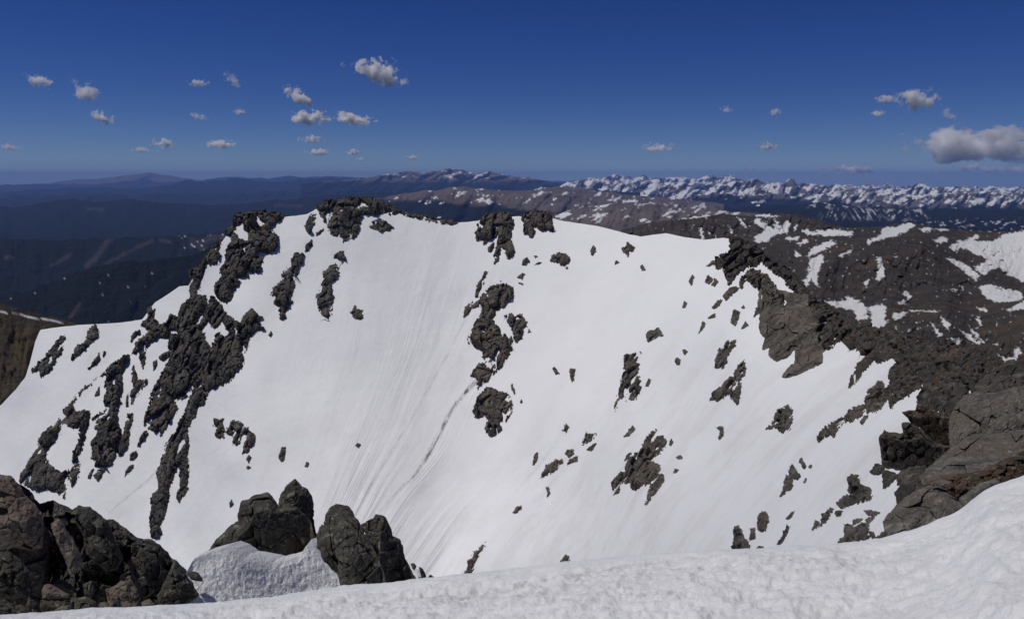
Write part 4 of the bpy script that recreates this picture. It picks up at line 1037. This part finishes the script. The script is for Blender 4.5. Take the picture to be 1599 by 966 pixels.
# ------------------------------------------------------------------ near boulders: closed, faceted stones
def boulder(poly, dtop, dbot, label, mat, name="boulder", bulge=0.45, facet=0.10, cell=None, planes=(), step=0.9, seed=0, rough=1.0, edge=1.6, backd=0.7, group=None, soft=0.55):
    """closed stone with the given outline; planes: (u, v, slope_u, slope_v, height) facets in pixel units"""
    a = np.asarray(poly, float)
    w, h = np.ptp(a[:, 0]), np.ptp(a[:, 1])
    size = math.sqrt(w * h)
    us = np.arange(a[:, 0].min() - 5, a[:, 0].max() + 5, step); vs = np.arange(a[:, 1].min() - 5, a[:, 1].max() + 5, step)
    Ug, Vg = np.meshgrid(us, vs)
    sd = poly_sdf(Ug, Vg, poly) + edge * fbm(Ug * .07 + seed, Vg * .07, octv=4, gain=.6)
    gy, gx = np.gradient(sd, step)
    gl = np.maximum(np.hypot(gx, gy), 0.3)
    inside = sd > 0
    near = np.zeros_like(inside)
    near[1:] |= inside[:-1]; near[:-1] |= inside[1:]; near[:, 1:] |= inside[:, :-1]; near[:, :-1] |= inside[:, 1:]
    near[1:, 1:] |= inside[:-1, :-1]; near[:-1, :-1] |= inside[1:, 1:]; near[1:, :-1] |= inside[:-1, 1:]; near[:-1, 1:] |= inside[1:, :-1]
    ring = near & ~inside
    Us = np.where(ring, Ug - np.clip(sd / gl, -2, 2) * gx / gl, Ug); Vs = np.where(ring, Vg - np.clip(sd / gl, -2, 2) * gy / gl, Vg)
    s = np.where(ring, 0.0, np.maximum(sd, 0.0))
    T = size * bulge
    prof = T * (1 - np.exp(-(s / (T * soft + 1e-6)) ** 0.8))
    if planes:
        fl = np.full(s.shape, 1e9)
        for pu, pv, su, sv, hh in planes:
            fl = np.minimum(fl, hh + su * (Us - pu) + sv * (Vs - pv))
        prof = np.minimum(prof, fl)
    rs = np.random.default_rng(seed + 900)
    c = cell or size * 0.30
    x, y, z = Us / c, Vs / c, prof / c
    b = facets(x, z, y, seed) * 1.0
    b = b + 0.26 * facets(x * 2.6, z * 2.6, y * 2.2, seed + 5)
    b = b + 0.055 * rough * facets(x * 7, z * 7, y * 6, seed + 9)
    b = b + 0.06 * rough * fbm(x * 6, y * 6, z * 6, octv=4, gain=.6)
    fr = prof + b * facet * size * np.minimum(1, s / (0.05 * size + 1))
    fr = np.where(ring, 0, np.maximum(fr, -0.15 * size))
    bk = backd * T * (1 - np.exp(-s / (T * .6)))
    vt, vb = a[:, 1].min(), a[:, 1].max()
    D = dtop(Us, Vs) if callable(dtop) else dbot + (dtop - dbot) * np.clip((vb - Vs) / (vb - vt), -.1, 1.1)
    Pb = pix(Us, Vs, D)
    R3 = np.linalg.norm(Pb, axis=-1)[..., None]
    pm = R3 / F
    Pf = Pb * (1 - fr[..., None] * pm / R3)
    Pk = Pb * (1 + (bk[..., None] + 0.2 * inside[..., None]) * pm / R3)
    nvv, nuu = s.shape
    f = grid_faces(nuu, nvv)
    f = f[near.ravel()[f].all(1)]
    f = f[inside.ravel()[f].any(1)]
    fb = f[:, ::-1].copy()
    fb = np.where(ring.ravel()[fb], fb, fb + nuu * nvv)
    fa = np.concatenate([f, fb]); P = np.concatenate([Pf.reshape(-1, 3), Pk.reshape(-1, 3)])
    lab = np.arange(len(P))
    for _ in range(4000):
        m = lab[fa].min(1)
        new = lab.copy()
        np.minimum.at(new, fa.ravel(), np.repeat(m, 4))
        new = new[new]
        if (new == lab).all():
            break
        lab = new
    l0 = lab[fa[:, 0]]
    ids, cnt = np.unique(l0, return_counts=True)
    fa = fa[l0 == ids[cnt.argmax()]]
    used = np.unique(fa)
    re = np.full(len(P), -1); re[used] = np.arange(len(used))
    o = mesh_obj(name, P[used], re[fa], mat, smooth=False)
    return tag(o, label, "rock", group)


def px(x, y, tl):
    ox, oy, s_ = TILE[tl]
    return ox + x / s_, oy + y / s_


hp = lambda x, y: px(x, y, 'H')
# the pair of boulders behind the snow bank and the pair beside them
boulder(trace('H', "15,625 60,598 100,570 130,525 160,490 210,445 260,410 258,370 272,330 280,290 315,282 350,265 385,255 425,248 450,268 475,295 495,330 600,330 680,420 700,540 650,600 610,640 480,680 380,690 290,680 240,640 150,640 60,660"), 9.9, 9.3,
        "big dark boulder behind the snow bank with a long sunlit left shoulder", M_BOULDER, bulge=.5, seed=1, facet=.075,
        planes=[(*hp(280, 480), 0.75, 0.35, 34), (*hp(280, 480), -0.42, -0.34, 34), (*hp(400, 330), -.1, .9, 26)])
boulder(trace('H', "490,310 500,260 520,230 535,205 560,185 585,170 605,190 625,215 660,225 675,260 685,300 690,400 705,500 650,590 560,520 520,420"), 10.4, 10.0,
        "pointed rock pinnacle rising behind the big dark boulder", M_BOULDER, bulge=.45, seed=2, facet=.11, planes=[(*hp(580, 300), .8, .3, 22), (*hp(590, 300), -.7, -.3, 22)])
boulder(trace('H', "705,560 705,490 722,440 745,430 750,390 780,330 815,310 850,318 890,330 920,370 940,400 970,460 1000,520 1050,600 1080,680 1100,760 1100,800 960,830 850,840 830,720 790,650 745,600"), 8.6, 7.4,
        "rounded upright boulder with an olive tint and a peaked top", M_BOULDER, bulge=.45, seed=3, facet=.085, planes=[(*hp(860, 520), .6, .25, 34), (*hp(890, 520), -.6, -.2, 34), (*hp(850, 600), .1, -.5, 34)])
boulder(trace('H', "960,430 1000,405 1020,395 1040,370 1075,372 1100,385 1115,420 1120,440 1140,490 1180,510 1200,580 1220,640 1275,750 1280,790 1120,800 1060,700 1010,560"), 9.9, 9.4,
        "dark boulder with a pale top leaning at the right end of the boulder group", M_BOULDER, bulge=.45, seed=4, facet=.11, planes=[(*hp(1080, 480), .6, .5, 26), (*hp(1090, 480), -.5, -.3, 26)])
boulder(trace('H', "725,560 760,550 790,600 830,650 835,720 800,690 750,640 730,600"), 7.9, 7.7, "narrow olive rock wedged against the rounded upright boulder", M_BOULDER, bulge=.35, seed=5)
boulder(trace('H', "705,480 720,475 735,430 748,440 745,560 710,560"), 9.6, 9.5, "thin upright rock slice between the pinnacle and the rounded boulder", M_BOULDER, bulge=.4, seed=6)
boulder(trace('H', "1238,650 1262,648 1275,668 1262,690 1248,680"), 10, 9.9, "tiny rock chip beside the small snow patch at the boulder group", M_BOULDER, bulge=.4, seed=7, edge=.5, step=.6)
boulder(trace('H', "1285,668 1310,680 1325,715 1335,760 1310,770 1295,710"), 10, 9.9, "narrow rock at the right edge of the small snow patch", M_BOULDER, bulge=.4, seed=8, edge=.5, step=.6)
boulder(trace('H', "1325,765 1330,735 1350,712 1375,730 1395,765"), 9.6, 9.5, "small brown rock at the end of the boulder group on the white rim", M_BOULDER, bulge=.4, seed=9, edge=.5, step=.6)
sp = boulder(trace('H', "1245,690 1260,680 1285,682 1310,720 1335,770 1280,790 1265,740"), 10.2, 9.8, "small snow patch between little rocks at the end of the boulder group", M_BANK, "snow_patch", bulge=.25, seed=10, edge=.5, facet=.02)
sp["category"] = "snow"

# the broken rock mass on the left
gp = lambda x, y: px(x, y, 'G')
boulder(trace('G', "-120,150 0,145 50,150 100,190 130,240 160,280 200,310 235,360 250,400 247,480 242,560 180,580 80,560 0,575 -120,575"), 7.6, 7.2,
        "large block with pinkish lichen patches at the outer end of the left rock mass", M_PINK, bulge=.45, seed=21, facet=.09, planes=[(*gp(120, 440), .12, .35, 40), (*gp(150, 510), .0, -1.2, 34), (*gp(220, 400), -1.2, 0, 30)])
boulder(trace('G', "-160,300 120,290 230,360 280,480 280,1000 -160,1000"), 8.6, 8.2, "deep dark rock behind the cleft of the left rocks", M_BOULDER, bulge=.12, seed=20, facet=.06)
boulder(trace('G', "-120,590 0,585 60,590 90,610 140,650 165,700 160,780 150,840 60,850 -120,850"), 7.6, 7.2, "squat dark block under the large pinkish block", M_BOULDER, bulge=.4, seed=22, facet=.09)
boulder(trace('G', "288,425 310,408 338,398 365,440 395,480 425,530 450,590 472,640 460,680 430,705 400,722 370,640 340,560 305,490"), 7.3, 7.0, "leaning pale lichen covered slab in the dark cleft of the left rocks", M_PINK, bulge=.35, seed=23, facet=.06,
        planes=[(*gp(380, 560), -.5, .2, 22), (*gp(380, 560), .5, -.3, 22)])
boulder(trace('G', "100,190 180,250 225,310 300,290 360,318 410,342 450,320 490,335 510,322 560,370 600,400 640,398 720,450 760,490 800,510 860,515 910,540 950,590 980,620 1050,680 1090,740 1110,780 1130,830 1080,850 1050,895 1050,930 900,945 700,950 480,950 200,980 120,980 120,700 200,500"), 9.0, 8.1,
        "massive dark broken rock with a long slope down to the snow bank", M_BOULDER, bulge=.32, seed=24, facet=.13, cell=30, planes=[(*gp(560, 560), .15, .3, 46), (*gp(600, 520), -.22, -.22, 46), (*gp(300, 560), .9, 0, 2)])
boulder(trace('G', "420,400 450,330 510,325 560,372 610,405 650,500 700,620 660,690 600,700 540,640 490,600 470,500"), 8.1, 7.8, "knobbly lichen spotted bulge on the shoulder of the massive dark rock", M_BOULDER, bulge=.35, seed=25, facet=.10)
boulder(trace('G', "600,800 640,780 690,745 740,718 775,790 800,850 800,905 690,910 615,900"), 7.7, 7.4, "pale ribbed rock at the foot of the massive dark rock", M_PINK, bulge=.35, seed=26, facet=.10)
boulder(trace('G', "930,760 985,640 1045,690 1090,760 1132,830 1050,895 900,905 890,830"), 7.9, 7.6, "rough brown corner rock where the left mass meets the snow bank", M_BOULDER, bulge=.35, seed=27, facet=.11)
boulder(trace('G', "720,640 790,560 880,600 940,700 900,800 820,860 760,760"), 8.0, 7.8, "dark rounded bulge in the middle of the massive rock", M_BOULDER, bulge=.25, seed=28, facet=.12)
boulder(trace('G', "238,800 250,772 275,765 305,775 345,800 400,830 395,852 320,856 240,855"), 6.8, 6.7, "small pale grey stone lying in the dark cleft", M_PINK, bulge=.4, seed=29, edge=.6, facet=.05)
boulder(trace('G', "295,770 330,735 380,755 420,780 425,820 380,830 330,800"), 7.1, 7.0, "smooth dark stone behind the small pale stone", M_BOULDER, bulge=.4, seed=30, edge=.6, facet=.05)
boulder(trace('G', "232,858 390,852 415,880 408,935 250,950 225,900"), 6.7, 6.6, "dark mossy stone under the small pale stone", M_BOULDER, bulge=.35, seed=31, edge=.8)
boulder(trace('G', "405,860 440,840 490,838 545,865 560,915 420,935"), 6.8, 6.6, "brown grey stone resting on the white rim beside the mossy stone", M_BOULDER, bulge=.4, seed=32, edge=.8)
boulder(trace('G', "556,890 570,872 600,868 618,888 610,912 560,918"), 6.8, 6.7, "little round stone between two larger stones at the white rim", M_PINK, bulge=.4, seed=33, edge=.5)
boulder(trace('G', "310,915 350,892 395,885 400,910 390,930 315,940"), 6.4, 6.3, "thin pale stone on the white rim in front of the mossy stone", M_PINK, bulge=.35, seed=34, edge=.5)
boulder(trace('G', "-80,850 30,855 75,880 95,925 60,960 -80,960"), 6.8, 6.6, "low dark stone at the rim under the squat dark block", M_BOULDER, bulge=.35, seed=35)
boulder(trace('G', "85,890 120,880 165,900 178,935 140,950 95,945"), 6.6, 6.5, "small mottled stone at the rim below the dark cleft", M_BOULDER, bulge=.4, seed=36, edge=.6)
boulder(trace('G', "160,830 210,840 235,870 232,940 170,945 150,890"), 7.0, 6.9, "dark stone filling the bottom of the cleft", M_BOULDER, bulge=.3, seed=37)
boulder(trace('G', "1060,705 1090,695 1125,702 1148,735 1150,752 1110,750 1080,740"), 7.9, 7.8, "small dark rock jutting from the left mass over the snow bank", M_BOULDER, bulge=.4, seed=38, edge=.8, step=.7)
for k, (tx, dd) in enumerate((("640,860 670,850 690,880 680,905 645,905", 7.2), ("690,880 720,862 750,880 745,905 700,908", 7.2), ("470,770 520,745 545,800 520,850 480,830", 7.5), ("800,870 850,850 880,880 860,908 810,908", 7.4))):
    boulder(trace('G', tx), dd, dd - .1, "small knobbly stone along the foot of the massive dark rock", M_PINK if k % 2 else M_BOULDER, bulge=.4, seed=50 + k, edge=.6, group="stones at the foot of the left mass")

# the big slabs on the right
jp = lambda x, y: px(x, y, 'J'); ip = lambda x, y: px(x, y, 'I')
boulder(trace('I', "1170,445 1230,390 1290,345 1370,310 1453,280 1560,262 1560,460 1400,470 1300,500 1200,500"), 30, 26, "bank of flat broken stones above the big rounded slab", M_TALUS, bulge=.3, seed=61, facet=.12, cell=16)
boulder(trace('I', "1050,580 1080,535 1110,500 1180,472 1230,485 1290,480 1400,452 1500,430 1600,420 1600,760 1300,760 1180,740 1100,775 1040,815 1025,740 1025,650"), 24, 21, "big rounded grey brown slab facing the dark boulder ridge", M_SLAB, bulge=.4, seed=62, facet=.08, rough=1.6,
        planes=[(*ip(1180, 600), .55, -.05, 30), (*ip(1250, 600), -.05, .22, 42), (*ip(1300, 500), 0, .8, 26)])
boulder(trace('I', "1245,725 1290,640 1310,600 1345,575 1385,560 1420,500 1500,450 1600,430 1600,740 1400,720"), 19, 17.5, "darker bulging slab with a pale yellow edge overlapping the big rounded slab", M_SLAB, bulge=.35, seed=63, facet=.10, rough=1.5)
boulder([(1436, 742), (1460, 720), (1474, 708), (1488, 697), (1510, 682), (1532, 676), (1554, 677), (1584, 672), (1680, 660), (1680, 790), (1560, 800), (1500, 810), (1455, 790)], 16, 11, "long sloping grey slab leading down to the mossy stones", M_SLAB, bulge=.25, seed=64, facet=.07, rough=1.6,
        planes=[(1500, 740, .25, -.15, 20), (1560, 720, -.02, -.1, 26)])
boulder([(1432, 765), (1450, 752), (1475, 742), (1520, 737), (1560, 722), (1599, 702), (1680, 670), (1680, 800), (1560, 815), (1500, 820), (1462, 790)], 10.4, 9.0, "strip of rusty moss and gravel between the sloping slab and the white rim", M_RUST, bulge=.16, seed=65, facet=.05, cell=10, rough=2)
boulder(trace('J', "650,490 670,455 690,430 740,380 790,340 830,315 860,300 900,282 970,280 1010,310 1060,350 1115,405 1110,470 960,560 830,590 700,615 672,560 660,525"), 9.3, 8.3, "front slab of dark grey granite with a rounded nose on the snow", M_SLAB, bulge=.42, seed=66, facet=.075, rough=1.6,
        planes=[(*jp(800, 440), .5, -.25, 30), (*jp(880, 440), -.06, .2, 38), (*jp(900, 330), 0, .9, 26)])
boulder(trace('J', "1085,355 1140,310 1200,270 1290,240 1330,260 1260,310 1200,340 1150,400 1115,415 1095,390"), 8.4, 8.0, "narrow grey slab edge along the white rim beside the mossy strip", M_SLAB, bulge=.3, seed=67, facet=.04)
boulder([(1402, 738), (1420, 728), (1445, 726), (1458, 750), (1440, 778), (1415, 770)], 18, 17, "dark rock wedged in the gap behind the front slab", M_TALUS, bulge=.35, seed=69, facet=.08)
boulder([(1396, 768), (1410, 754), (1428, 762), (1424, 790), (1400, 786)], 12.5, 12, "small dark rock filling the notch beside the nose of the front slab", M_TALUS, bulge=.35, seed=70, facet=.08)
boulder(trace('J', "918,268 950,252 1000,246 1045,262 1040,275 990,284 930,284"), 9.2, 9.1, "pale flat stone on top of the front slab", M_PINK, bulge=.3, seed=68, edge=.6)
rr = random.Random(77)
for k in range(26):
    uu = rr.uniform(1470, 1640); vv = np.interp(uu, [1470, 1520, 1599, 1640], [765, 757, 730, 715]) + rr.uniform(-16, 14)
    o = bpy.data.objects.new("stone", rr.choice(block_meshes)); COL.objects.link(o)
    p = pix(uu, vv, 9.0)
    o.location = p; sc = rr.uniform(.012, .038)
    o.scale = (sc * 1.5, sc * 1.3, sc * .8); o.rotation_euler = (rr.uniform(-.5, .5), rr.uniform(-.5, .5), rr.uniform(0, 6))
    tag(o, "small loose stone lying in the rusty moss strip", "stone", "stones in the moss strip")

bowl_d = lambda k: (lambda U, V: np.exp(bowl_ln(U, V)) * k)
cpx = lambda x, y: px(x, y, 'C')
boulder(trace('C', "350,680 352,630 365,600 385,590 440,600 500,615 560,625 610,640 650,655 675,690 695,720 702,790 693,860 662,905 655,950 620,970 540,1005 500,1018 460,1020 485,980 520,950 525,890 490,925 440,945 400,915 405,880 370,890 385,830 360,810 358,720"), bowl_d(1.0), 0,
        "big pale brown cliff with cracked faces standing above the right snow slope", M_PALE, "rock_outcrop", bulge=.32, seed=81, facet=.13, cell=24, step=.75, edge=2.2, soft=.35,
        planes=[(*cpx(430, 800), .75, -.05, 26), (*cpx(520, 800), .05, .08, 34), (*cpx(610, 780), -1.1, -.1, 32), (*cpx(520, 640), 0, .9, 14)])
front = {"big dark block": 28.0, "rust coloured": 31.0}
for k, (tl, tx, mat, lab, hh) in enumerate(RIDGE):
    dc = next((v_ for k_, v_ in front.items() if lab.startswith(k_)), None)
    if dc:
        dfn = lambda U, V, dc=dc: U * 0 + dc
        boulder(trace(tl, tx), dfn, 0, lab, mat, "rock_outcrop", bulge=.34, seed=200 + k, facet=.09, cell=16, step=.75, edge=1.8, soft=.35, rough=1.5, backd=4.0,
                planes=([(*ip(720, 780), .5, .05, 20), (*ip(760, 760), -.12, -.30, 24), (*ip(760, 720), 0, .9, 16)] if "dark block" in lab else [(*ip(850, 620), .1, .7, 16), (*ip(850, 620), -.1, -.35, 18)]))
    else:
        outcrop(trace(tl, tx), lab, None, "rock_outcrop", hh * .8, mat, seed=200 + k, step=0.8, cell=13 if hh > 8 else None, amp=.42)
# ------------------------------------------------------------------ snow bank behind the rim, and the rim itself
BK = [(270, 925), (285, 905), (300, 876), (304, 872), (328, 862), (350, 856), (366, 862), (380, 872), (405, 876), (424, 880), (443, 876), (468, 868), (476, 855), (482, 847), (490, 851), (498, 865), (512, 879), (517, 890), (528, 901), (534, 920), (545, 950)]
bk = np.asarray(BK, float)
nu, nv = 300, 130
u = np.linspace(270, 545, nu); cy = np.interp(u, bk[:, 0], bk[:, 1]) + 0.7 * fbm(u * .09, u * 0 + 4, octv=4)
U, T = np.meshgrid(u, np.linspace(0, 1, nv))
V = cy[None] + (1000 - cy)[None] * T
D = 8.7 - 1.1 * (V - 850) / 150 + .05 * np.sin(U * .03) + .0035 * (U - 400)
P = pix(U, V, D)
nz = fbm(P[..., 0] * 1.6, P[..., 1] * 1.6, P[..., 2] * 1.6, octv=2) * .05 + fbm(P[..., 0] * 14, P[..., 1] * 14, P[..., 2] * 14, octv=3, gain=.6) * .012
P = P + nz[..., None] * np.array([.2, -.5, .8]) * np.minimum(1, T * 12)[..., None]
c0 = P[0]; back = [c0 + np.array([0, 1.5, -1.2]), c0 + np.array([0, .5, -.15]), c0 + np.array([0, .15, -.02])]
P = np.concatenate([np.array(back), P])
structure(mesh_obj("snow_bank", P.reshape(-1, 3), grid_faces(nu, nv + 3), M_BANK))

RIM = np.asarray([(-260, 985), (0, 961), (60, 958), (150, 951), (240, 947), (300, 945), (380, 938), (460, 928), (540, 916), (620, 909), (660, 904), (700, 902), (760, 894), (830, 885), (880, 877), (950, 872), (1020, 866), (1100, 861), (1200, 857),
                  (1280, 850), (1340, 845), (1385, 838), (1430, 824), (1470, 808), (1500, 797), (1512, 785), (1530, 768), (1560, 754), (1599, 741), (1700, 705), (1860, 660)], float)
RD = np.asarray([(-260, 6.4), (300, 6.0), (700, 5.4), (1100, 5.2), (1450, 5.8), (1600, 6.3), (1860, 6.8)], float)
nu, nv = 760, 240
u = np.linspace(-260, 1860, nu)
cy = np.interp(u, RIM[:, 0], RIM[:, 1]); cy = np.convolve(np.pad(cy, 7, 'edge'), np.ones(15) / 15, 'valid')
cd = np.interp(u, RD[:, 0], RD[:, 1])
U, T = np.meshgrid(u, np.linspace(0, 1, nv) ** 1.35)
V = cy[None] + (1500 - cy)[None] * T
iv = (1 / cd)[None] * (1 - T) + (1 / 1.5) * T
round_ = np.exp(-T * 60)
D = 1 / iv
P = pix(U, V, D)
X, Y = P[..., 0], P[..., 1]
xr, yr = X * .8 + Y * .6, -X * .6 + Y * .8
cups = ridged(xr * 1.6, yr * 3.0, octv=3)
dz = -.030 * cups + .045 * fbm(X * .9, Y * 1.3, octv=3) + .022 * fbm(xr * 6, yr * 11, octv=5, gain=.65)
GR = [(560, 935), (640, 926), (750, 916), (800, 911), (830, 906), (850, 897), (880, 891), (920, 886), (1000, 876), (1060, 870), (1100, 864)]
gd = line_dist(U, V, GR) + 2.2 * fbm(U * .06, V * .1, octv=3)
groove = np.exp(-(gd / 3.5) ** 2) * np.interp(U, [560, 650, 850, 980, 1100], [.1, .6, 1, .7, .3])
dz = dz - .035 * groove
P[..., 2] += dz * np.minimum(1, .25 + T * 30)
c0 = P[0]; dirn = c0 * np.array([1, 1, 0]); dirn /= np.linalg.norm(dirn, axis=1)[:, None]
rows = [c0 + dirn * a_ + np.array([0, 0, -b_]) for a_, b_ in ((2.2, 5.0), (1.3, 1.9), (.6, .55), (.22, .10), (.07, .02))]
P = np.concatenate([np.array(rows), P])
dirt = np.clip(groove * .9, 0, 1) + .10 * sm(fbm(X * 1.1, Y * 1.6, octv=4), .1, .5)
dirt = np.concatenate([np.repeat(dirt[:1], 5, 0), dirt])
structure(mesh_obj("snow_rim", P.reshape(-1, 3), grid_faces(nu, nv + 5), M_NEAR, attrs={"dirt": dirt}))
# ------------------------------------------------------------------ the air
hz = NT("haze_air")
hz.n.remove(hz.b)
pv = hz.node("ShaderNodeVolumePrincipled")
pv.inputs["Color"].default_value = (0.27, 0.455, 1.0, 1)
pv.inputs["Density"].default_value = 1.4e-5
pv.inputs["Anisotropy"].default_value = 0.0
hz.l.new(pv.outputs[0], hz.out.inputs["Volume"])
R, Z0, Z1 = 110000.0, -1180.0, 720.0
hv = [(x, y, z) for z in (Z0, Z1) for x, y in ((-R, -R), (R, -R), (R, R), (-R, R))]
hf = [(3, 2, 1, 0), (4, 5, 6, 7), (0, 1, 5, 4), (1, 2, 6, 5), (2, 3, 7, 6), (3, 0, 4, 7)]
haze = mesh_obj("haze", hv, hf, hz.m, smooth=False)
haze["kind"] = "stuff"
# ------------------------------------------------------------------ clouds
def cloud_material(name, dens, seed, flat, asp=1.5):
    t = NT(name); t.n.remove(t.b)
    oc = t.node("ShaderNodeTexCoord").outputs["Object"]
    off = t.node("ShaderNodeVectorMath", operation='ADD'); t.l.new(oc, off.inputs[0]); off.inputs[1].default_value = (seed * 3.7, seed * 1.9, seed * .7)
    ln = t.node("ShaderNodeVectorMath", operation='LENGTH'); t.l.new(oc, ln.inputs[0])
    n = t.noise(t.mapping(off.outputs[0], (asp, 1.3, 1.1)), 1.25, 8, 0.68)
    v = t.math('SUBTRACT', t.math('SUBTRACT', t.math('MULTIPLY', n, 6.5), 2.35), t.math('MULTIPLY', ln.outputs["Value"], 1.75))
    sep = t.node("ShaderNodeSeparateXYZ"); t.l.new(oc, sep.inputs[0])
    v = t.math('SUBTRACT', v, t.step(sep.outputs[2], -0.30, -0.85) if False else t.math('MULTIPLY', t.math('MAXIMUM', t.math('MULTIPLY', sep.outputs[2], -1.0), 0.0), flat))
    v = t.math('MULTIPLY', t.step(v, 0.05, 0.7), dens)
    pv = t.node("ShaderNodeVolumePrincipled")
    pv.inputs["Color"].default_value = (1.0, 1.0, 1.0, 1)
    pv.inputs["Anisotropy"].default_value = 0.2
    t.l.new(v, pv.inputs["Density"])
    t.l.new(pv.outputs[0], t.out.inputs["Volume"])
    return t.m


CLOUDS = [(60, 126, 28, 15, .5, 20), (131, 143, 30, 24, .6, 40), (160, 184, 30, 13, .6, 15), (15, 230, 24, 7, .3, 5), (221, 235, 24, 8, .4, 5), (258, 227, 32, 15, .9, 10), (345, 227, 44, 12, .8, 0), (310, 131, 28, 9, .28, 0),
          (364, 126, 26, 14, .2, 40), (308, 182, 22, 9, .28, 10), (375, 175, 18, 11, .2, 0), (467, 154, 42, 20, .9, 30), (481, 186, 52, 21, 1.0, 0), (550, 188, 72, 16, .8, 8), (488, 219, 34, 10, .7, 0), (497, 239, 38, 11, .8, 0),
          (551, 239, 22, 9, .7, 0), (563, 249, 14, 5, .5, 0), (592, 117, 76, 34, 1.2, 14), (645, 246, 20, 7, .5, 0), (1028, 232, 50, 13, .8, 0), (1197, 230, 30, 12, .8, 0), (1211, 175, 16, 10, .4, 0), (1135, 171, 18, 9, .15, 0),
          (1434, 158, 48, 28, .9, 0), (1382, 155, 30, 10, .3, 0), (1370, 178, 20, 9, .25, 0), (1540, 232, 185, 44, 0.75, 0), (1517, 262, 38, 11, .5, 0), (1335, 265, 64, 15, .6, 0), (1550, 265, 36, 9, .5, 0), (1587, 266, 32, 9, .5, 0),
          (1170, 264, 16, 5, .4, 0), (1480, 180, 26, 15, .12, 40), (1465, 266, 18, 6, .4, 0), (1290, 264, 16, 6, .3, 0)]
bm = bmesh.new(); bmesh.ops.create_icosphere(bm, subdivisions=3, radius=1.0)
ball = np.array([v.co[:] for v in bm.verts]); ballf = np.array([[v.index for v in f.verts] for f in bm.faces]); bm.free()
CLAB = {(592, 117): "brightest puffy white cloud high over the snow ridge", (1540, 232): "large flat bottomed white cloud above the snowy range", (1434, 158): "grey white cloud high above the snowy range",
        (467, 154): "tilted white cloud puff above two stretched clouds", (481, 186): "plump white cloud beside a long stretched cloud", (550, 188): "long stretched white cloud trailing thin at one end",
        (1028, 232): "double lobed white cloud low over the brown massif", (1197, 230): "small bright lens shaped cloud over the snowy range", (258, 227): "small bright cloud above the distant pale peak",
        (345, 227): "long low cloud beside the bright one above the distant pale peak", (131, 143): "ragged tilted cloud high over the forest hills", (60, 126): "wispy cloud highest over the forest hills",
        (160, 184): "small slanted cloud under the ragged tilted one", (1335, 265): "long faint cloud bank resting on the snowy range skyline"}
for k, (cu, cv, cw, ch, dn, tilt) in enumerate(CLOUDS):
    d = (38000.0 + 31000.0 * ((k * 7) % 10) / 10.0) if cv < 250 else 80000.0
    c = pix(cu, cv, d); pm = float(np.linalg.norm(c)) / F
    sx, sz = cw * .75 * pm, ch * .85 * pm
    q = ball * (1 + .10 * fbm(ball[:, 0] * 2 + k, ball[:, 1] * 2, ball[:, 2] * 2, octv=2))[:, None]
    o = mesh_obj("cloud", q, ballf, cloud_material("cloud_vapour", dn * 11.0 / (ch * pm), k, 1.0 if dn > .6 else 0.3, min(3.0, 1.1 * cw / ch)))
    o.location = c; o.scale = (sx, (sx + sz) * .5, sz)
    o.rotation_euler = (0, math.radians(tilt), -math.atan2(c[0], c[1]))
    lab = CLAB.get((cu, cv)); grp = None
    if lab is None:
        if cu < 700:
            lab, grp = "tiny faint cloud wisp over the forest hills", "faint cloud wisps over the forest hills"
        else:
            lab, grp = "tiny faint cloud wisp over the snowy range", "faint cloud wisps over the snowy range"
    tag(o, lab, "cloud", grp)
